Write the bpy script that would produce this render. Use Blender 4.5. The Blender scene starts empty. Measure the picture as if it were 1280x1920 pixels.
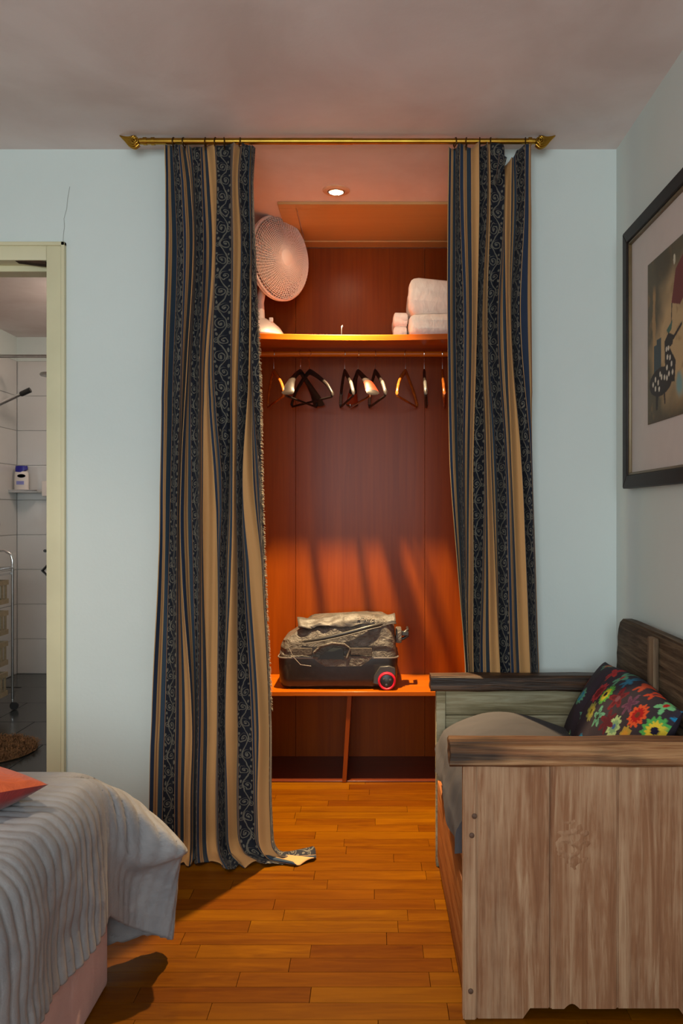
import bpy, bmesh, math, random
import numpy as np
from mathutils import Vector, Matrix, Euler, noise as mnoise

random.seed(7)
rng = np.random.default_rng(7)
PI = math.pi
F = 1560.0          # focal length in pixels (1280 x 1920 frame)
VX, VY = 700.0, 962.0   # vanishing point of the depth direction
H = 1.169           # camera height
CEIL = 2.45
YW = 2.93           # front wall plane
YB = 3.98           # closet back
XR = 0.855          # right wall plane
SC = bpy.context.scene
COL = SC.collection

def W(px, py, D):
    return Vector(((px - VX) * D / F, D, H - (py - VY) * D / F))

# ------------------------------------------------------------------ camera, world, lights
cam_d = bpy.data.cameras.new('camera')
cam = bpy.data.objects.new('camera', cam_d); COL.objects.link(cam)
cam.location = (0, 0, H); cam.rotation_euler = (PI / 2, 0, 0)
cam_d.sensor_fit = 'VERTICAL'; cam_d.sensor_height = 36.0
cam_d.lens = F / 1920 * 36.0
cam_d.shift_x = -(VX - 640) / 1920; cam_d.shift_y = (VY - 960) / 1920
cam_d.clip_start = 0.02
SC.camera = cam

world = bpy.data.worlds.new('world'); SC.world = world; world.use_nodes = True
bg = world.node_tree.nodes['Background']
bg.inputs[0].default_value = (0.75, 0.85, 1.0, 1); bg.inputs[1].default_value = 0.6

SC.view_settings.view_transform = 'Standard'; SC.view_settings.look = 'None'
SC.view_settings.exposure = 0.0; SC.view_settings.gamma = 1.0
SC.view_settings.use_curve_mapping = False
SC.cycles.use_denoising = True
SC.cycles.max_bounces = 8; SC.cycles.diffuse_bounces = 5

def light(name, typ, loc, energy, color, **kw):
    d = bpy.data.lights.new(name, typ); d.energy = energy; d.color = color
    for k, v in kw.items(): setattr(d, k, v)
    o = bpy.data.objects.new(name, d); o.location = loc; COL.objects.link(o)
    return o
# daylight entering by the window in the wall behind the camera
wl = light('window_daylight', 'AREA', (-0.35, -1.78, 1.5), 72, (0.85, 0.975, 1.0), shape='RECTANGLE', size=1.8, size_y=1.3)
wl.rotation_euler = (PI / 2, 0, 0)
LX, LY = -0.148, 3.30          # closet downlight
RX, RY = -1.40, 1.86           # bedroom downlight above the bed, left of the frame
light('closet_lamp_light', 'SPOT', (LX, LY, CEIL - 0.014), 640, (1.0, 0.72, 0.39), spot_size=math.radians(88), spot_blend=1.0, shadow_soft_size=0.022)
light('bedroom_lamp_light', 'SPOT', (RX, RY, CEIL - 0.03), 60, (1.0, 0.80, 0.62), spot_size=math.radians(104), spot_blend=0.9, shadow_soft_size=0.03)
light('bathroom_lamp_light', 'POINT', (-1.45, 4.9, CEIL - 0.10), 15, (1.0, 0.80, 0.66), shadow_soft_size=0.04)

# ------------------------------------------------------------------ object helpers
def empty(name, loc=(0, 0, 0), label=None, cat=None, group=None, rz=0):
    o = bpy.data.objects.new(name, None); COL.objects.link(o)
    o.location = loc; o.rotation_euler = (0, 0, rz); o.empty_display_size = 0.05
    if label: o['label'] = label; o['category'] = cat
    if group: o['group'] = group
    return o
def tag(o, label, cat, group=None):
    o['label'] = label; o['category'] = cat
    if group: o['group'] = group
    return o
def finish(name, me, mat, parent=None, loc=None, smooth=None, label=None):
    o = bpy.data.objects.new(name, me); COL.objects.link(o)
    if mat is not None and len(me.materials) == 0: me.materials.append(mat)
    if parent is not None:
        o.parent = parent
    if loc is not None: o.location = loc
    if smooth is not None:
        me.polygons.foreach_set('use_smooth', [True] * len(me.polygons))
        if smooth < 179: me.set_sharp_from_angle(angle=math.radians(smooth))
    if label: o['label'] = label
    return o
def from_bm(name, bm, mat, parent=None, loc=None, smooth=None, label=None):
    me = bpy.data.meshes.new(name); bm.normal_update(); bm.to_mesh(me); bm.free()
    return finish(name, me, mat, parent, loc, smooth, label)
def bm_box(bm, lo, hi, bev=0.0, seg=2, mtx=None):
    b2 = bmesh.new(); bmesh.ops.create_cube(b2, size=1.0)
    s = [hi[i] - lo[i] for i in range(3)]; c = [(hi[i] + lo[i]) / 2 for i in range(3)]
    for v in b2.verts: v.co = Vector((v.co[i] * s[i] + c[i] for i in range(3)))
    if bev > 0: bmesh.ops.bevel(b2, geom=list(b2.edges), offset=bev, segments=seg, profile=0.6, affect='EDGES')
    if mtx is not None: b2.transform(mtx)
    me = bpy.data.meshes.new('t'); b2.to_mesh(me); b2.free(); bm.from_mesh(me); bpy.data.meshes.remove(me)
    return bm
def box(name, lo, hi, mat, parent=None, bev=0.0, seg=2, mtx=None, smooth=None, label=None):
    bm = bmesh.new(); bm_box(bm, lo, hi, bev, seg, mtx)
    return from_bm(name, bm, mat, parent, None, smooth if smooth else (40 if bev > 0 else None), label)
def bm_grid(bm, P, close_u=False, close_v=False):
    """P: array (n, m, 3) -> quads; returns vertex table"""
    n, m = len(P), len(P[0])
    V = [[bm.verts.new(P[i][j]) for j in range(m)] for i in range(n)]
    for i in range(n if close_u else n - 1):
        for j in range(m if close_v else m - 1):
            a, b, c, d = V[i][j], V[(i + 1) % n][j], V[(i + 1) % n][(j + 1) % m], V[i][(j + 1) % m]
            try: bm.faces.new((a, b, c, d))
            except ValueError: pass
    return V
def bm_tube(bm, pts, r, n=8, closed=False, caps=True):
    pts = [Vector(p) for p in pts]; N = len(pts)
    rs = r if isinstance(r, (list, tuple)) else [r] * N
    rings = []; up = None
    for i, p in enumerate(pts):
        a = pts[(i - 1) % N] if (closed or i > 0) else p
        b = pts[(i + 1) % N] if (closed or i < N - 1) else p
        t = (b - a).normalized()
        if up is None:
            up = Vector((0, 0, 1)) if abs(t.z) < 0.9 else Vector((1, 0, 0))
        side = t.cross(up)
        if side.length < 1e-5: side = t.orthogonal()
        side.normalize(); up = side.cross(t).normalized()
        rings.append([p + (side * math.cos(2 * PI * k / n) + up * math.sin(2 * PI * k / n)) * rs[i] for k in range(n)])
    V = bm_grid(bm, rings, close_u=closed, close_v=True)
    if caps and not closed:
        for ring in (V[0], V[-1]):
            try: bm.faces.new(ring)
            except ValueError: pass
def tube(name, pts, r, mat, parent=None, n=8, closed=False, label=None):
    bm = bmesh.new(); bm_tube(bm, pts, r, n, closed)
    bmesh.ops.recalc_face_normals(bm, faces=bm.faces)
    return from_bm(name, bm, mat, parent, None, 50, label)
def bm_lathe(bm, prof, n=24, mtx=None):
    P = [[Vector((r * math.cos(2 * PI * k / n), r * math.sin(2 * PI * k / n), z)) for k in range(n)] for r, z in prof]
    if mtx is not None: P = [[mtx @ p for p in row] for row in P]
    V = bm_grid(bm, P, close_v=True)
    for row, (r, z) in ((V[0], prof[0]), (V[-1], prof[-1])):
        if r > 1e-5:
            try: bm.faces.new(row)
            except ValueError: pass
    bmesh.ops.remove_doubles(bm, verts=[v for v in bm.verts], dist=1e-6)
def lathe(name, prof, mat, parent=None, n=24, mtx=None, label=None, smooth=40):
    bm = bmesh.new(); bm_lathe(bm, prof, n, mtx)
    bmesh.ops.recalc_face_normals(bm, faces=bm.faces)
    return from_bm(name, bm, mat, parent, None, smooth, label)
def bm_prism(bm, poly, axis, a, b):
    """extrude 2-D polygon along an axis ('x','y','z') from a to b"""
    def mk(p, t):
        if axis == 'x': return Vector((t, p[0], p[1]))
        if axis == 'y': return Vector((p[0], t, p[1]))
        return Vector((p[0], p[1], t))
    A = [bm.verts.new(mk(p, a)) for p in poly]; B = [bm.verts.new(mk(p, b)) for p in poly]
    bm.faces.new(A); bm.faces.new(list(reversed(B)))
    n = len(poly)
    for i in range(n): bm.faces.new((A[i], B[i], B[(i + 1) % n], A[(i + 1) % n]))
    bmesh.ops.recalc_face_normals(bm, faces=bm.faces)
def catmull(P, t):
    """P: list of vectors (np), t in 0..len-1"""
    P = np.asarray(P, float); n = len(P)
    i = int(min(max(math.floor(t), 0), n - 2)); f = t - i
    p1, p2 = P[i], P[i + 1]
    p0 = P[i - 1] if i > 0 else 2 * p1 - p2
    p3 = P[i + 2] if i + 2 < n else 2 * p2 - p1
    return 0.5 * (2 * p1 + (p2 - p0) * f + (2 * p0 - 5 * p1 + 4 * p2 - p3) * f * f + (3 * p1 - p0 - 3 * p2 + p3) * f ** 3)
def struct(o):
    o['kind'] = 'structure'; return o

# ------------------------------------------------------------------ material helpers
def srgb(r, g, b):
    f = lambda c: (c / 255 / 12.92) if c / 255 <= 0.04045 else ((c / 255 + 0.055) / 1.055) ** 2.4
    return (f(r), f(g), f(b), 1)
class E:
    """tiny expression wrapper round shader math nodes"""
    nt = None
    def __init__(s, sock): s.k = sock
    @staticmethod
    def op(o, *a):
        n = E.nt.nodes.new('ShaderNodeMath'); n.operation = o
        for i, x in enumerate(a):
            if isinstance(x, E): E.nt.links.new(x.k, n.inputs[i])
            else: n.inputs[i].default_value = x
        return E(n.outputs[0])
    def __add__(s, o): return E.op('ADD', s, o)
    def __radd__(s, o): return E.op('ADD', o, s)
    def __sub__(s, o): return E.op('SUBTRACT', s, o)
    def __rsub__(s, o): return E.op('SUBTRACT', o, s)
    def __mul__(s, o): return E.op('MULTIPLY', s, o)
    def __rmul__(s, o): return E.op('MULTIPLY', o, s)
    def __truediv__(s, o): return E.op('DIVIDE', s, o)
    def lt(s, o): return E.op('LESS_THAN', s, o)
    def gt(s, o): return E.op('GREATER_THAN', s, o)
    def abs(s): return E.op('ABSOLUTE', s)
    def fract(s): return E.op('FRACT', s)
    def floor(s): return E.op('FLOOR', s)
    def sin(s): return E.op('SINE', s)
    def sqrt(s): return E.op('SQRT', s)
    def max(s, o): return E.op('MAXIMUM', s, o)
    def min(s, o): return E.op('MINIMUM', s, o)
def new_mat(name):
    m = bpy.data.materials.new(name); m.use_nodes = True
    nt = m.node_tree; E.nt = nt
    return m, nt, nt.nodes['Principled BSDF']
def N(nt, t, **kw):
    n = nt.nodes.new(t)
    for k, v in kw.items(): setattr(n, k, v)
    return n
def setin(n, **kw):
    for k, v in kw.items(): n.inputs[k.replace('_', ' ')].default_value = v
def ramp(nt, fac, stops, interp='LINEAR'):
    r = N(nt, 'ShaderNodeValToRGB'); cr = r.color_ramp; cr.interpolation = interp
    while len(cr.elements) < len(stops): cr.elements.new(0.5)
    for e, (p, c) in zip(cr.elements, sorted(stops, key=lambda s: s[0])):
        pass
    for i, (p, c) in enumerate(stops):
        cr.elements[i].position = p
    for i, (p, c) in enumerate(stops):
        cr.elements[i].color = c
    nt.links.new(fac, r.inputs[0]); return r.outputs[0]
def mix(nt, fac, a, b, mode='MIX'):
    n = N(nt, 'ShaderNodeMix', data_type='RGBA', blend_type=mode)
    if isinstance(fac, (int, float)): n.inputs[0].default_value = fac
    else: nt.links.new(fac, n.inputs[0])
    for s, i in ((a, 6), (b, 7)):
        if isinstance(s, tuple): n.inputs[i].default_value = s
        else: nt.links.new(s, n.inputs[i])
    return n.outputs[2]
def noise(nt, vec, scale=5, detail=3, rough=0.5, dist=0.0):
    n = N(nt, 'ShaderNodeTexNoise'); setin(n, Scale=scale, Detail=detail, Roughness=rough, Distortion=dist)
    if vec is not None: nt.links.new(vec, n.inputs['Vector'])
    return n.outputs['Fac']
def mapped(nt, scale=(1, 1, 1), src='Object', rnd=False):
    tc = N(nt, 'ShaderNodeTexCoord'); mp = N(nt, 'ShaderNodeMapping'); mp.inputs['Scale'].default_value = scale
    vec = tc.outputs[src]
    if rnd:
        oi = N(nt, 'ShaderNodeObjectInfo'); add = N(nt, 'ShaderNodeVectorMath', operation='ADD')
        mul = N(nt, 'ShaderNodeVectorMath', operation='SCALE'); mul.inputs[0].default_value = (3.1, 5.7, 7.3)
        nt.links.new(oi.outputs['Random'], mul.inputs['Scale'])
        nt.links.new(vec, add.inputs[0]); nt.links.new(mul.outputs[0], add.inputs[1]); vec = add.outputs[0]
    nt.links.new(vec, mp.inputs['Vector']); return mp.outputs[0]
def bump(nt, bsdf, h, strength=0.3, dist=0.01):
    b = N(nt, 'ShaderNodeBump'); setin(b, Strength=strength, Distance=dist)
    nt.links.new(h, b.inputs['Height']); nt.links.new(b.outputs[0], bsdf.inputs['Normal'])
def plain(name, col, rough=0.5, metal=0.0, var=0.12, scale=20, bmp=0.0, spec=0.5, sheen=0.0):
    m, nt, b = new_mat(name)
    v = mapped(nt, (1, 1, 1)); n = noise(nt, v, scale, 4)
    dark = tuple(c * (1 - var) for c in col[:3]) + (1,); lite = tuple(min(1, c * (1 + var)) for c in col[:3]) + (1,)
    c = ramp(nt, n, [(0.3, dark), (0.7, lite)])
    nt.links.new(c, b.inputs['Base Color'])
    b.inputs['Roughness'].default_value = rough; b.inputs['Metallic'].default_value = metal
    b.inputs['Specular IOR Level'].default_value = spec
    if sheen: b.inputs['Sheen Weight'].default_value = sheen
    if bmp: bump(nt, b, n, bmp)
    return m
def wood(name, dark, light, axis='x', fine=60, long=2.0, rough=0.4, bmp=0.1, rnd=False, tone=None, spec=0.5):
    m, nt, b = new_mat(name)
    s = {'x': (long, fine, fine), 'y': (fine, long, fine), 'z': (fine, fine, long)}[axis]
    v = mapped(nt, s, rnd=rnd)
    n1 = noise(nt, v, 1.0, 5, 0.6, 0.6)
    v2 = mapped(nt, tuple(x * 0.12 for x in s), rnd=rnd); n2 = noise(nt, v2, 1.0, 3, 0.5, 1.0)
    c = ramp(nt, n1, [(0.30, dark), (0.68, light)])
    c = mix(nt, 0.55, c, ramp(nt, n2, [(0.3, dark), (0.7, light)]))
    if tone:   # per-piece tone from the object's random number
        oi = N(nt, 'ShaderNodeObjectInfo')
        c = mix(nt, 1.0, c, ramp(nt, oi.outputs['Random'], tone), 'MULTIPLY')
    nt.links.new(c, b.inputs['Base Color']); b.inputs['Roughness'].default_value = rough
    b.inputs['Specular IOR Level'].default_value = spec
    if bmp: bump(nt, b, n1, bmp, 0.004)
    return m
def rustic(name, base, dark, pale, axis='z', pale_amt=0.5, dark_amt=0.4, rough=0.75, stain=(0.05, 0.03, 0.02, 1)):
    """weathered reclaimed wood: grain streaks, worn pale paint left in the grain, dark knots and stains"""
    m, nt, b = new_mat(name)
    s = {'x': (2.5, 45, 45), 'y': (45, 2.5, 45), 'z': (45, 45, 2.5)}[axis]
    v = mapped(nt, s, rnd=True)
    g = noise(nt, v, 1.0, 6, 0.65, 0.8)
    v2 = mapped(nt, tuple(x * 0.16 for x in s), rnd=True)
    broad = noise(nt, v2, 1.0, 4, 0.6, 1.2)
    fine = noise(nt, mapped(nt, tuple(x * 4 for x in s), rnd=True), 1.0, 3, 0.6)
    c = ramp(nt, g, [(0.28, dark), (0.5, base), (0.75, pale)])
    patch = noise(nt, mapped(nt, (5, 5, 5), rnd=True), 1.0, 4, 0.6)
    pf = E(broad) * 0.6 + E(fine) * 0.35 + E(patch) * 0.45
    pm = ramp(nt, pf.k, [(0.70 - 0.08 * pale_amt, (0, 0, 0, 1)), (0.84, (pale_amt,) * 3 + (1,))])
    c = mix(nt, pm, c, pale)
    df = E(noise(nt, mapped(nt, tuple(x * 0.3 for x in s), rnd=True), 1.3, 3, 0.5, 2.0)) * 0.6 + E(noise(nt, mapped(nt, (4, 4, 4), rnd=True), 1.1, 2)) * 0.5
    dm = ramp(nt, df.k, [(0.59 - 0.08 * dark_amt, (0, 0, 0, 1)), (0.70, (dark_amt,) * 3 + (1,))])
    c = mix(nt, dm, c, stain)
    nt.links.new(c, b.inputs['Base Color']); b.inputs['Roughness'].default_value = rough
    b.inputs['Specular IOR Level'].default_value = 0.3
    hsum = E(g) * 0.6 + E(fine) * 0.4
    bump(nt, b, hsum.k, 0.7, 0.006)
    return m

M = {}
def build_wall_mat(name, base, alt, scale):
    m, nt, b = new_mat(name)
    v = mapped(nt, (1, 1, 1)); n = noise(nt, v, scale, 5, 0.55, 0.4); f = noise(nt, v, 90, 3)
    c = ramp(nt, n, [(0.35, base), (0.65, alt)])
    nt.links.new(c, b.inputs['Base Color']); b.inputs['Roughness'].default_value = 0.75
    b.inputs['Specular IOR Level'].default_value = 0.25
    bump(nt, b, f, 0.08, 0.004); return m
M['wall'] = build_wall_mat('wall_paint', (0.655, 0.715, 0.69, 1), (0.69, 0.75, 0.725, 1), 1.2)
M['ceil'] = build_wall_mat('ceiling_paint', (0.68, 0.585, 0.555, 1), (0.82, 0.745, 0.725, 1), 2.0)
M['cream'] = plain('door_frame_paint', srgb(216, 208, 172), 0.45, var=0.05, scale=6)
M['plank'] = wood('parquet', srgb(84, 40, 0), srgb(126, 75, 0), 'x', 60, 3.0, 0.36, 0.05, True,
                  [(0.0, (0.72, 0.58, 0.5, 1)), (0.25, (0.88, 0.82, 0.75, 1)), (0.7, (1, 1, 1, 1)), (1.0, (1.0, 1.08, 1.1, 1))], spec=0.10)
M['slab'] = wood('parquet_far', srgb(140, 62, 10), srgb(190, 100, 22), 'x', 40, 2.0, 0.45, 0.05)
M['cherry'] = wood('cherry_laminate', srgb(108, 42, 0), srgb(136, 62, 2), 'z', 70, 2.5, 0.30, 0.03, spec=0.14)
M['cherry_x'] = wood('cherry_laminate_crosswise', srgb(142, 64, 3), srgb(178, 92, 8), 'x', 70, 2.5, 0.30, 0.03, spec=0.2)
M['hatch'] = wood('hatch_board', srgb(190, 146, 88), srgb(206, 164, 102), 'x', 30, 1.5, 0.55, 0.03)
M['brass'] = plain('aged_brass', srgb(176, 136, 52), 0.28, 1.0, 0.2, 14)
M['darkbrass'] = plain('dark_brass', srgb(86, 62, 30), 0.4, 0.9, 0.2, 20)
M['chrome'] = plain('chrome', (0.75, 0.75, 0.76, 1), 0.16, 1.0, 0.05, 10)
M['steel'] = plain('brushed_steel', (0.42, 0.41, 0.40, 1), 0.32, 1.0, 0.1, 30)
M['white_pl'] = plain('white_plastic', srgb(236, 226, 218), 0.4, 0, 0.04, 10)
M['black_pl'] = plain('black_plastic', (0.018, 0.017, 0.017, 1), 0.38, 0, 0.2, 25)
M['black_wood'] = wood('black_lacquered_wood', (0.008, 0.006, 0.006, 1), (0.02, 0.014, 0.012, 1), 'x', 40, 3, 0.42, 0.02, spec=0.3)
M['brown_wood'] = wood('brown_lacquered_wood', srgb(104, 50, 16), srgb(170, 96, 36), 'x', 40, 3, 0.25, 0.02)
M['bathtile'] = plain('glazed_tile', (0.66, 0.65, 0.63, 1), 0.12, 0, 0.03, 3)
M['grout'] = plain('grout', (0.50, 0.49, 0.47, 1), 0.8, 0, 0.08, 30)
M['slate'] = plain('slate_tile', (0.030, 0.034, 0.034, 1), 0.22, 0, 0.35, 7, 0.05)
M['slategrout'] = plain('slate_grout', (0.10, 0.10, 0.095, 1), 0.8, 0, 0.1, 30)

# ------------------------------------------------------------------ setting
# floor: slab + separate parquet strips
floor = struct(box('floor', (-3.0, -1.9, -0.10), (XR + 0.1, YW + 0.12, -0.006), M['slab']))
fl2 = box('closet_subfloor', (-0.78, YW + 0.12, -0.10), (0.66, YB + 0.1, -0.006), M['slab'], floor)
unit = bmesh.new(); bm_box(unit, (0, 0, -0.006), (1, 0.0662, 0.0))
for v in unit.verts:
    if v.co.z > -0.003:
        v.co.x += 0.0018 if v.co.x < 0.5 else -0.0018
        v.co.y += 0.0005 if v.co.y < 0.03 else -0.0005
plank_me = bpy.data.meshes.new('plank'); unit.to_mesh(plank_me); unit.free(); plank_me.materials.append(M['plank'])
PITCH = 0.0666
np_ = 0; D = 1.32
while D < 3.60 - 0.01:
    x0, x1 = (-1.30, XR - 0.002) if D + PITCH < YW + 0.01 else ((-0.548, 0.363) if D < YW + 0.12 else (-0.655, 0.515))
    x = x0 - random.uniform(0, 0.35)
    while x < x1 - 0.01:
        L = random.choice((0.30, 0.36, 0.42, 0.48, 0.56))
        a, b = max(x, x0), min(x + L, x1)
        if b - a > 0.03 and np_ < 298:
            o = bpy.data.objects.new('plank', plank_me); COL.objects.link(o); o.parent = floor
            o.location = (a, D, 0); o.scale = (b - a, 1, 1); np_ += 1
        x += L
    D += PITCH

ceiling = struct(box('ceiling', (-3.0, -1.9, CEIL), (XR + 0.1, 6.2, CEIL + 0.12), M['ceil']))
# hatch boards in the closet ceiling
fr = bmesh.new()
h0, h1 = 3.42, YB - 0.002
for lo, hi in (((-0.395, h0, CEIL - 0.012), (0.50, h0 + 0.05, CEIL)), ((-0.395, h1 - 0.085, CEIL - 0.012), (0.50, h1, CEIL)),
               ((-0.395, h0 + 0.05, CEIL - 0.012), (-0.325, h1 - 0.085, CEIL))):
    bm_box(fr, lo, hi, 0.0015, 1)
from_bm('hatch_frame', fr, M['hatch'], ceiling, None, 40)
box('hatch_panel', (-0.32, h0 + 0.054, CEIL - 0.008), (0.50, h1 - 0.089, CEIL), M['hatch'], ceiling, 0.001, 1)

DX0, DX1 = -1.97, -1.147        # door opening
DH = 2.056
NX0, NX1 = -0.66, 0.52          # closet niche
OX0, OX1 = -0.55, 0.365         # opening in the wall, hidden by the curtains
bm = bmesh.new()
T = YW + 0.12
bm_box(bm, (-3.0, YW, 0), (DX0 - 0.06, T, CEIL))
bm_box(bm, (DX0 - 0.06, YW, DH + 0.057), (DX1 + 0.06, T, CEIL))
bm_box(bm, (DX1 + 0.06, YW, 0), (OX0, T, CEIL))
bm_box(bm, (OX1, YW, 0), (XR, T, CEIL))
wall_front = struct(from_bm('wall_front', bm, M['wall']))
# hairline crack running up from the door frame corner
cr = bmesh.new()
cpts = [W(118, 459, YW), W(119, 440, YW), W(121, 425, YW), W(120, 410, YW), W(125, 392, YW), W(127, 372, YW), W(131, 350, YW)]
for i in range(len(cpts) - 1):
    p, q = cpts[i], cpts[i + 1]
    d = Vector((0.0009, 0, 0)); y = Vector((0, -0.0006, 0))
    vs = [cr.verts.new(c) for c in (p - d + y, p + d + y, q + d + y, q - d + y)]; cr.faces.new(vs)
from_bm('crack', cr, plain('crack_shade', (0.30, 0.32, 0.29, 1), 0.9), wall_front)
wall_right = struct(box('wall_right', (XR, -1.9, 0), (XR + 0.1, T, CEIL), M['wall']))
wall_left = struct(box('wall_left', (-3.0, -1.9, 0), (-2.9, YW, CEIL), M['wall']))
bm = bmesh.new()
WX0, WX1, WZ0, WZ1 = -1.30, 0.60, 0.82, 2.18
bm_box(bm, (-2.9, -1.9, 0), (WX0, -1.8, CEIL)); bm_box(bm, (WX1, -1.9, 0), (XR, -1.8, CEIL))
bm_box(bm, (WX0, -1.9, 0), (WX1, -1.8, WZ0)); bm_box(bm, (WX0, -1.9, WZ1), (WX1, -1.8, CEIL))
wall_back = struct(from_bm('wall_back', bm, M['wall']))
bm = bmesh.new()
bm_box(bm, (WX0, -1.88, WZ0), (WX0 + 0.05, -1.82, WZ1)); bm_box(bm, (WX1 - 0.05, -1.88, WZ0), (WX1, -1.82, WZ1))
bm_box(bm, (WX0, -1.88, WZ0), (WX1, -1.82, WZ0 + 0.05)); bm_box(bm, (WX0, -1.88, WZ1 - 0.05), (WX1, -1.82, WZ1))
bm_box(bm, (-0.38, -1.88, WZ0), (-0.32, -1.82, WZ1))
struct(from_bm('window_1', bm, M['white_pl']))

# bathroom door frame: stepped cream casing and lining
df = empty('door_1', (DX1, YW, 0)); struct(df)
df.location = (0, 0, 0)
bm = bmesh.new(); bm_box(bm, (DX1, YW - 0.012, 0), (DX1 + 0.060, YW + 0.125, DH + 0.058), 0.003, 2); from_bm('jamb', bm, M['cream'], df, None, 40)
bm = bmesh.new(); bm_box(bm, (DX0 - 0.06, YW - 0.012, 0), (DX0, YW + 0.125, DH + 0.058), 0.003, 2); from_bm('jamb', bm, M['cream'], df, None, 40)
bm = bmesh.new(); bm_box(bm, (DX0, YW - 0.012, DH), (DX1, YW + 0.125, DH + 0.058), 0.003, 2); from_bm('head', bm, M['cream'], df, None, 40)
bm = bmesh.new(); bm_box(bm, (DX1 - 0.012, YW + 0.05, 0), (DX1, YW + 0.125, DH), 0.002, 1); from_bm('door_stop', bm, M['cream'], df, None, 40)
bm = bmesh.new(); bm_box(bm, (DX0, YW + 0.05, DH - 0.022), (DX1, YW + 0.125, DH), 0.002, 1); from_bm('door_stop', bm, M['cream'], df, None, 40)
bm = bmesh.new(); bm_box(bm, (DX1 + 0.052, YW - 0.018, 0), (DX1 + 0.066, YW, DH + 0.064), 0.002, 1)
bm_box(bm, (DX0 - 0.066, YW - 0.018, DH + 0.05), (DX1 + 0.066, YW, DH + 0.064), 0.002, 1); from_bm('bead', bm, M['cream'], df, None, 40)
bm = bmesh.new(); poly = [(-1.26, DH - 0.0), (-1.175, DH - 0.0), (-1.152, DH - 0.002), (-1.152, DH - 0.012), (-1.18, DH - 0.010), (-1.21, DH - 0.006)]
bm_prism(bm, poly, 'y', YW - 0.006, YW + 0.03); from_bm('dark_edge_patch', bm, plain('dark_patch_brown', srgb(58, 36, 18), 0.9), df, label='dark patch under the head')  # irregular dark brown patch along the lower edge of the head
box('strike_plate', (DX1 - 0.0025, YW + 0.006, 1.12), (DX1 + 0.0005, YW + 0.03, 1.18), M['steel'], df, 0.0008, 1)

# ------------------------------------------------------------------ bathroom shell
BX0, BX1, BY = -2.60, -0.80, 6.06
wb = struct(box('wall_bathroom_back', (BX0 - 0.1, BY, -0.1), (BX1, BY + 0.1, CEIL), M['grout']))
wbl = struct(box('wall_bathroom_left', (BX0 - 0.1, T, -0.1), (BX0, BY, CEIL), M['grout']))
struct(box('wall_bathroom_right', (BX1, T, 0), (BX1 + 0.1, BY + 0.1, CEIL), M['wall']))
fb = struct(box('floor_bathroom', (BX0, T, -0.1), (BX1, BY, -0.006), M['slategrout']))
def mesh_box(name, lo, hi, mat, bev):
    b = bmesh.new(); bm_box(b, lo, hi, bev, 1); me = bpy.data.meshes.new(name); b.to_mesh(me); b.free(); me.materials.append(mat); return me
TH = 0.2525
wt_me = mesh_box('wall_tile', (0.0015, -0.007, 0.0015), (0.5 - 0.0015, 0, TH - 0.0015), M['bathtile'], 0.0012)
wt2_me = mesh_box('wall_tile', (0, 0.0015, 0.0015), (0.007, 0.5 - 0.0015, TH - 0.0015), M['bathtile'], 0.0012)
def put(name, me, parent, loc):
    o = bpy.data.objects.new(name, me); COL.objects.link(o); o.parent = parent; o.location = loc; return o
for r in range(9):
    for c in range(3): put('wall_tile', wt_me, wb, (BX0 + 0.008 + c * 0.5, BY, r * TH + 0.001))
    for c in range(4): put('wall_tile', wt2_me, wbl, (BX0, BY - 0.0085 - (c + 1) * 0.5, r * TH + 0.001))
# painted strip above the tiles
box('painted_band', (BX0, BY - 0.004, 9 * TH + 0.002), (BX1, BY, CEIL), M['wall'], wb)
box('painted_band', (BX0, T, 9 * TH + 0.002), (BX0 + 0.004, BY - 0.004, CEIL), M['wall'], wbl)
ft_me = mesh_box('floor_tile', (0.002, 0.002, -0.006), (0.463, 0.463, 0.0), M['slate'], 0.0012)
for r in range(6):
    y = BY - 0.47 - r * 0.465
    for c in range(5):
        x = BX0 + 0.004 + c * 0.465 + (0.235 if r % 2 else 0.0)
        if y > T - 0.02 and x + 0.465 < BX1 + 0.3: put('floor_tile', ft_me, fb, (min(x, BX1 - 0.464), y, 0))

# ------------------------------------------------------------------ built-in wardrobe in the niche
ward = empty('built_in_wardrobe', (0, 3.78, 0), 'reddish cherry-wood open wardrobe niche with bench, curved shelf and hanging rail', 'wardrobe')
def WP(lo, hi):   # to wardrobe-local
    return (lo[0], lo[1] - 3.78, lo[2]), (hi[0], hi[1] - 3.78, hi[2])
def wbox(name, lo, hi, mat, bev=0.001, seg=1, parent=None, mtx=None):
    lo, hi = WP(lo, hi); return box(name, lo, hi, mat, parent or ward, bev, seg, mtx)
struct(box('wall_closet_left', (NX0 - 0.10, T, 0), (NX0 - 0.015, YB + 0.1, CEIL), M['wall']))
struct(box('wall_closet_right', (NX1 + 0.015, T, 0), (NX1 + 0.10, YB + 0.1, CEIL), M['wall']))
struct(box('wall_closet_back', (NX0 - 0.015, YB + 0.016, 0), (NX1 + 0.015, YB + 0.1, CEIL), M['wall']))
for a, b in ((NX0, -0.3725), (-0.3715, 0.2445), (0.2455, NX1)):
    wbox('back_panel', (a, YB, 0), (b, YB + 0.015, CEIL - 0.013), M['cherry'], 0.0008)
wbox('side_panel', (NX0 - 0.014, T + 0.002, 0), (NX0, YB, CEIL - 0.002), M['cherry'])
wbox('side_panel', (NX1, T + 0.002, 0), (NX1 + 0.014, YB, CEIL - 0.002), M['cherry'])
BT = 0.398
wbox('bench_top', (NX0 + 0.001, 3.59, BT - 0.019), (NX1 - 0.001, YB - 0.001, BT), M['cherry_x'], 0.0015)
bm = bmesh.new()
bm_prism(bm, [(-0.104 - 0.009, BT - 0.0195), (-0.104 + 0.009, BT - 0.0195), (-0.127 + 0.009, 0.001), (-0.127 - 0.009, 0.001)], 'y', 3.605 - 3.78, YB - 0.002 - 3.78)
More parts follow.
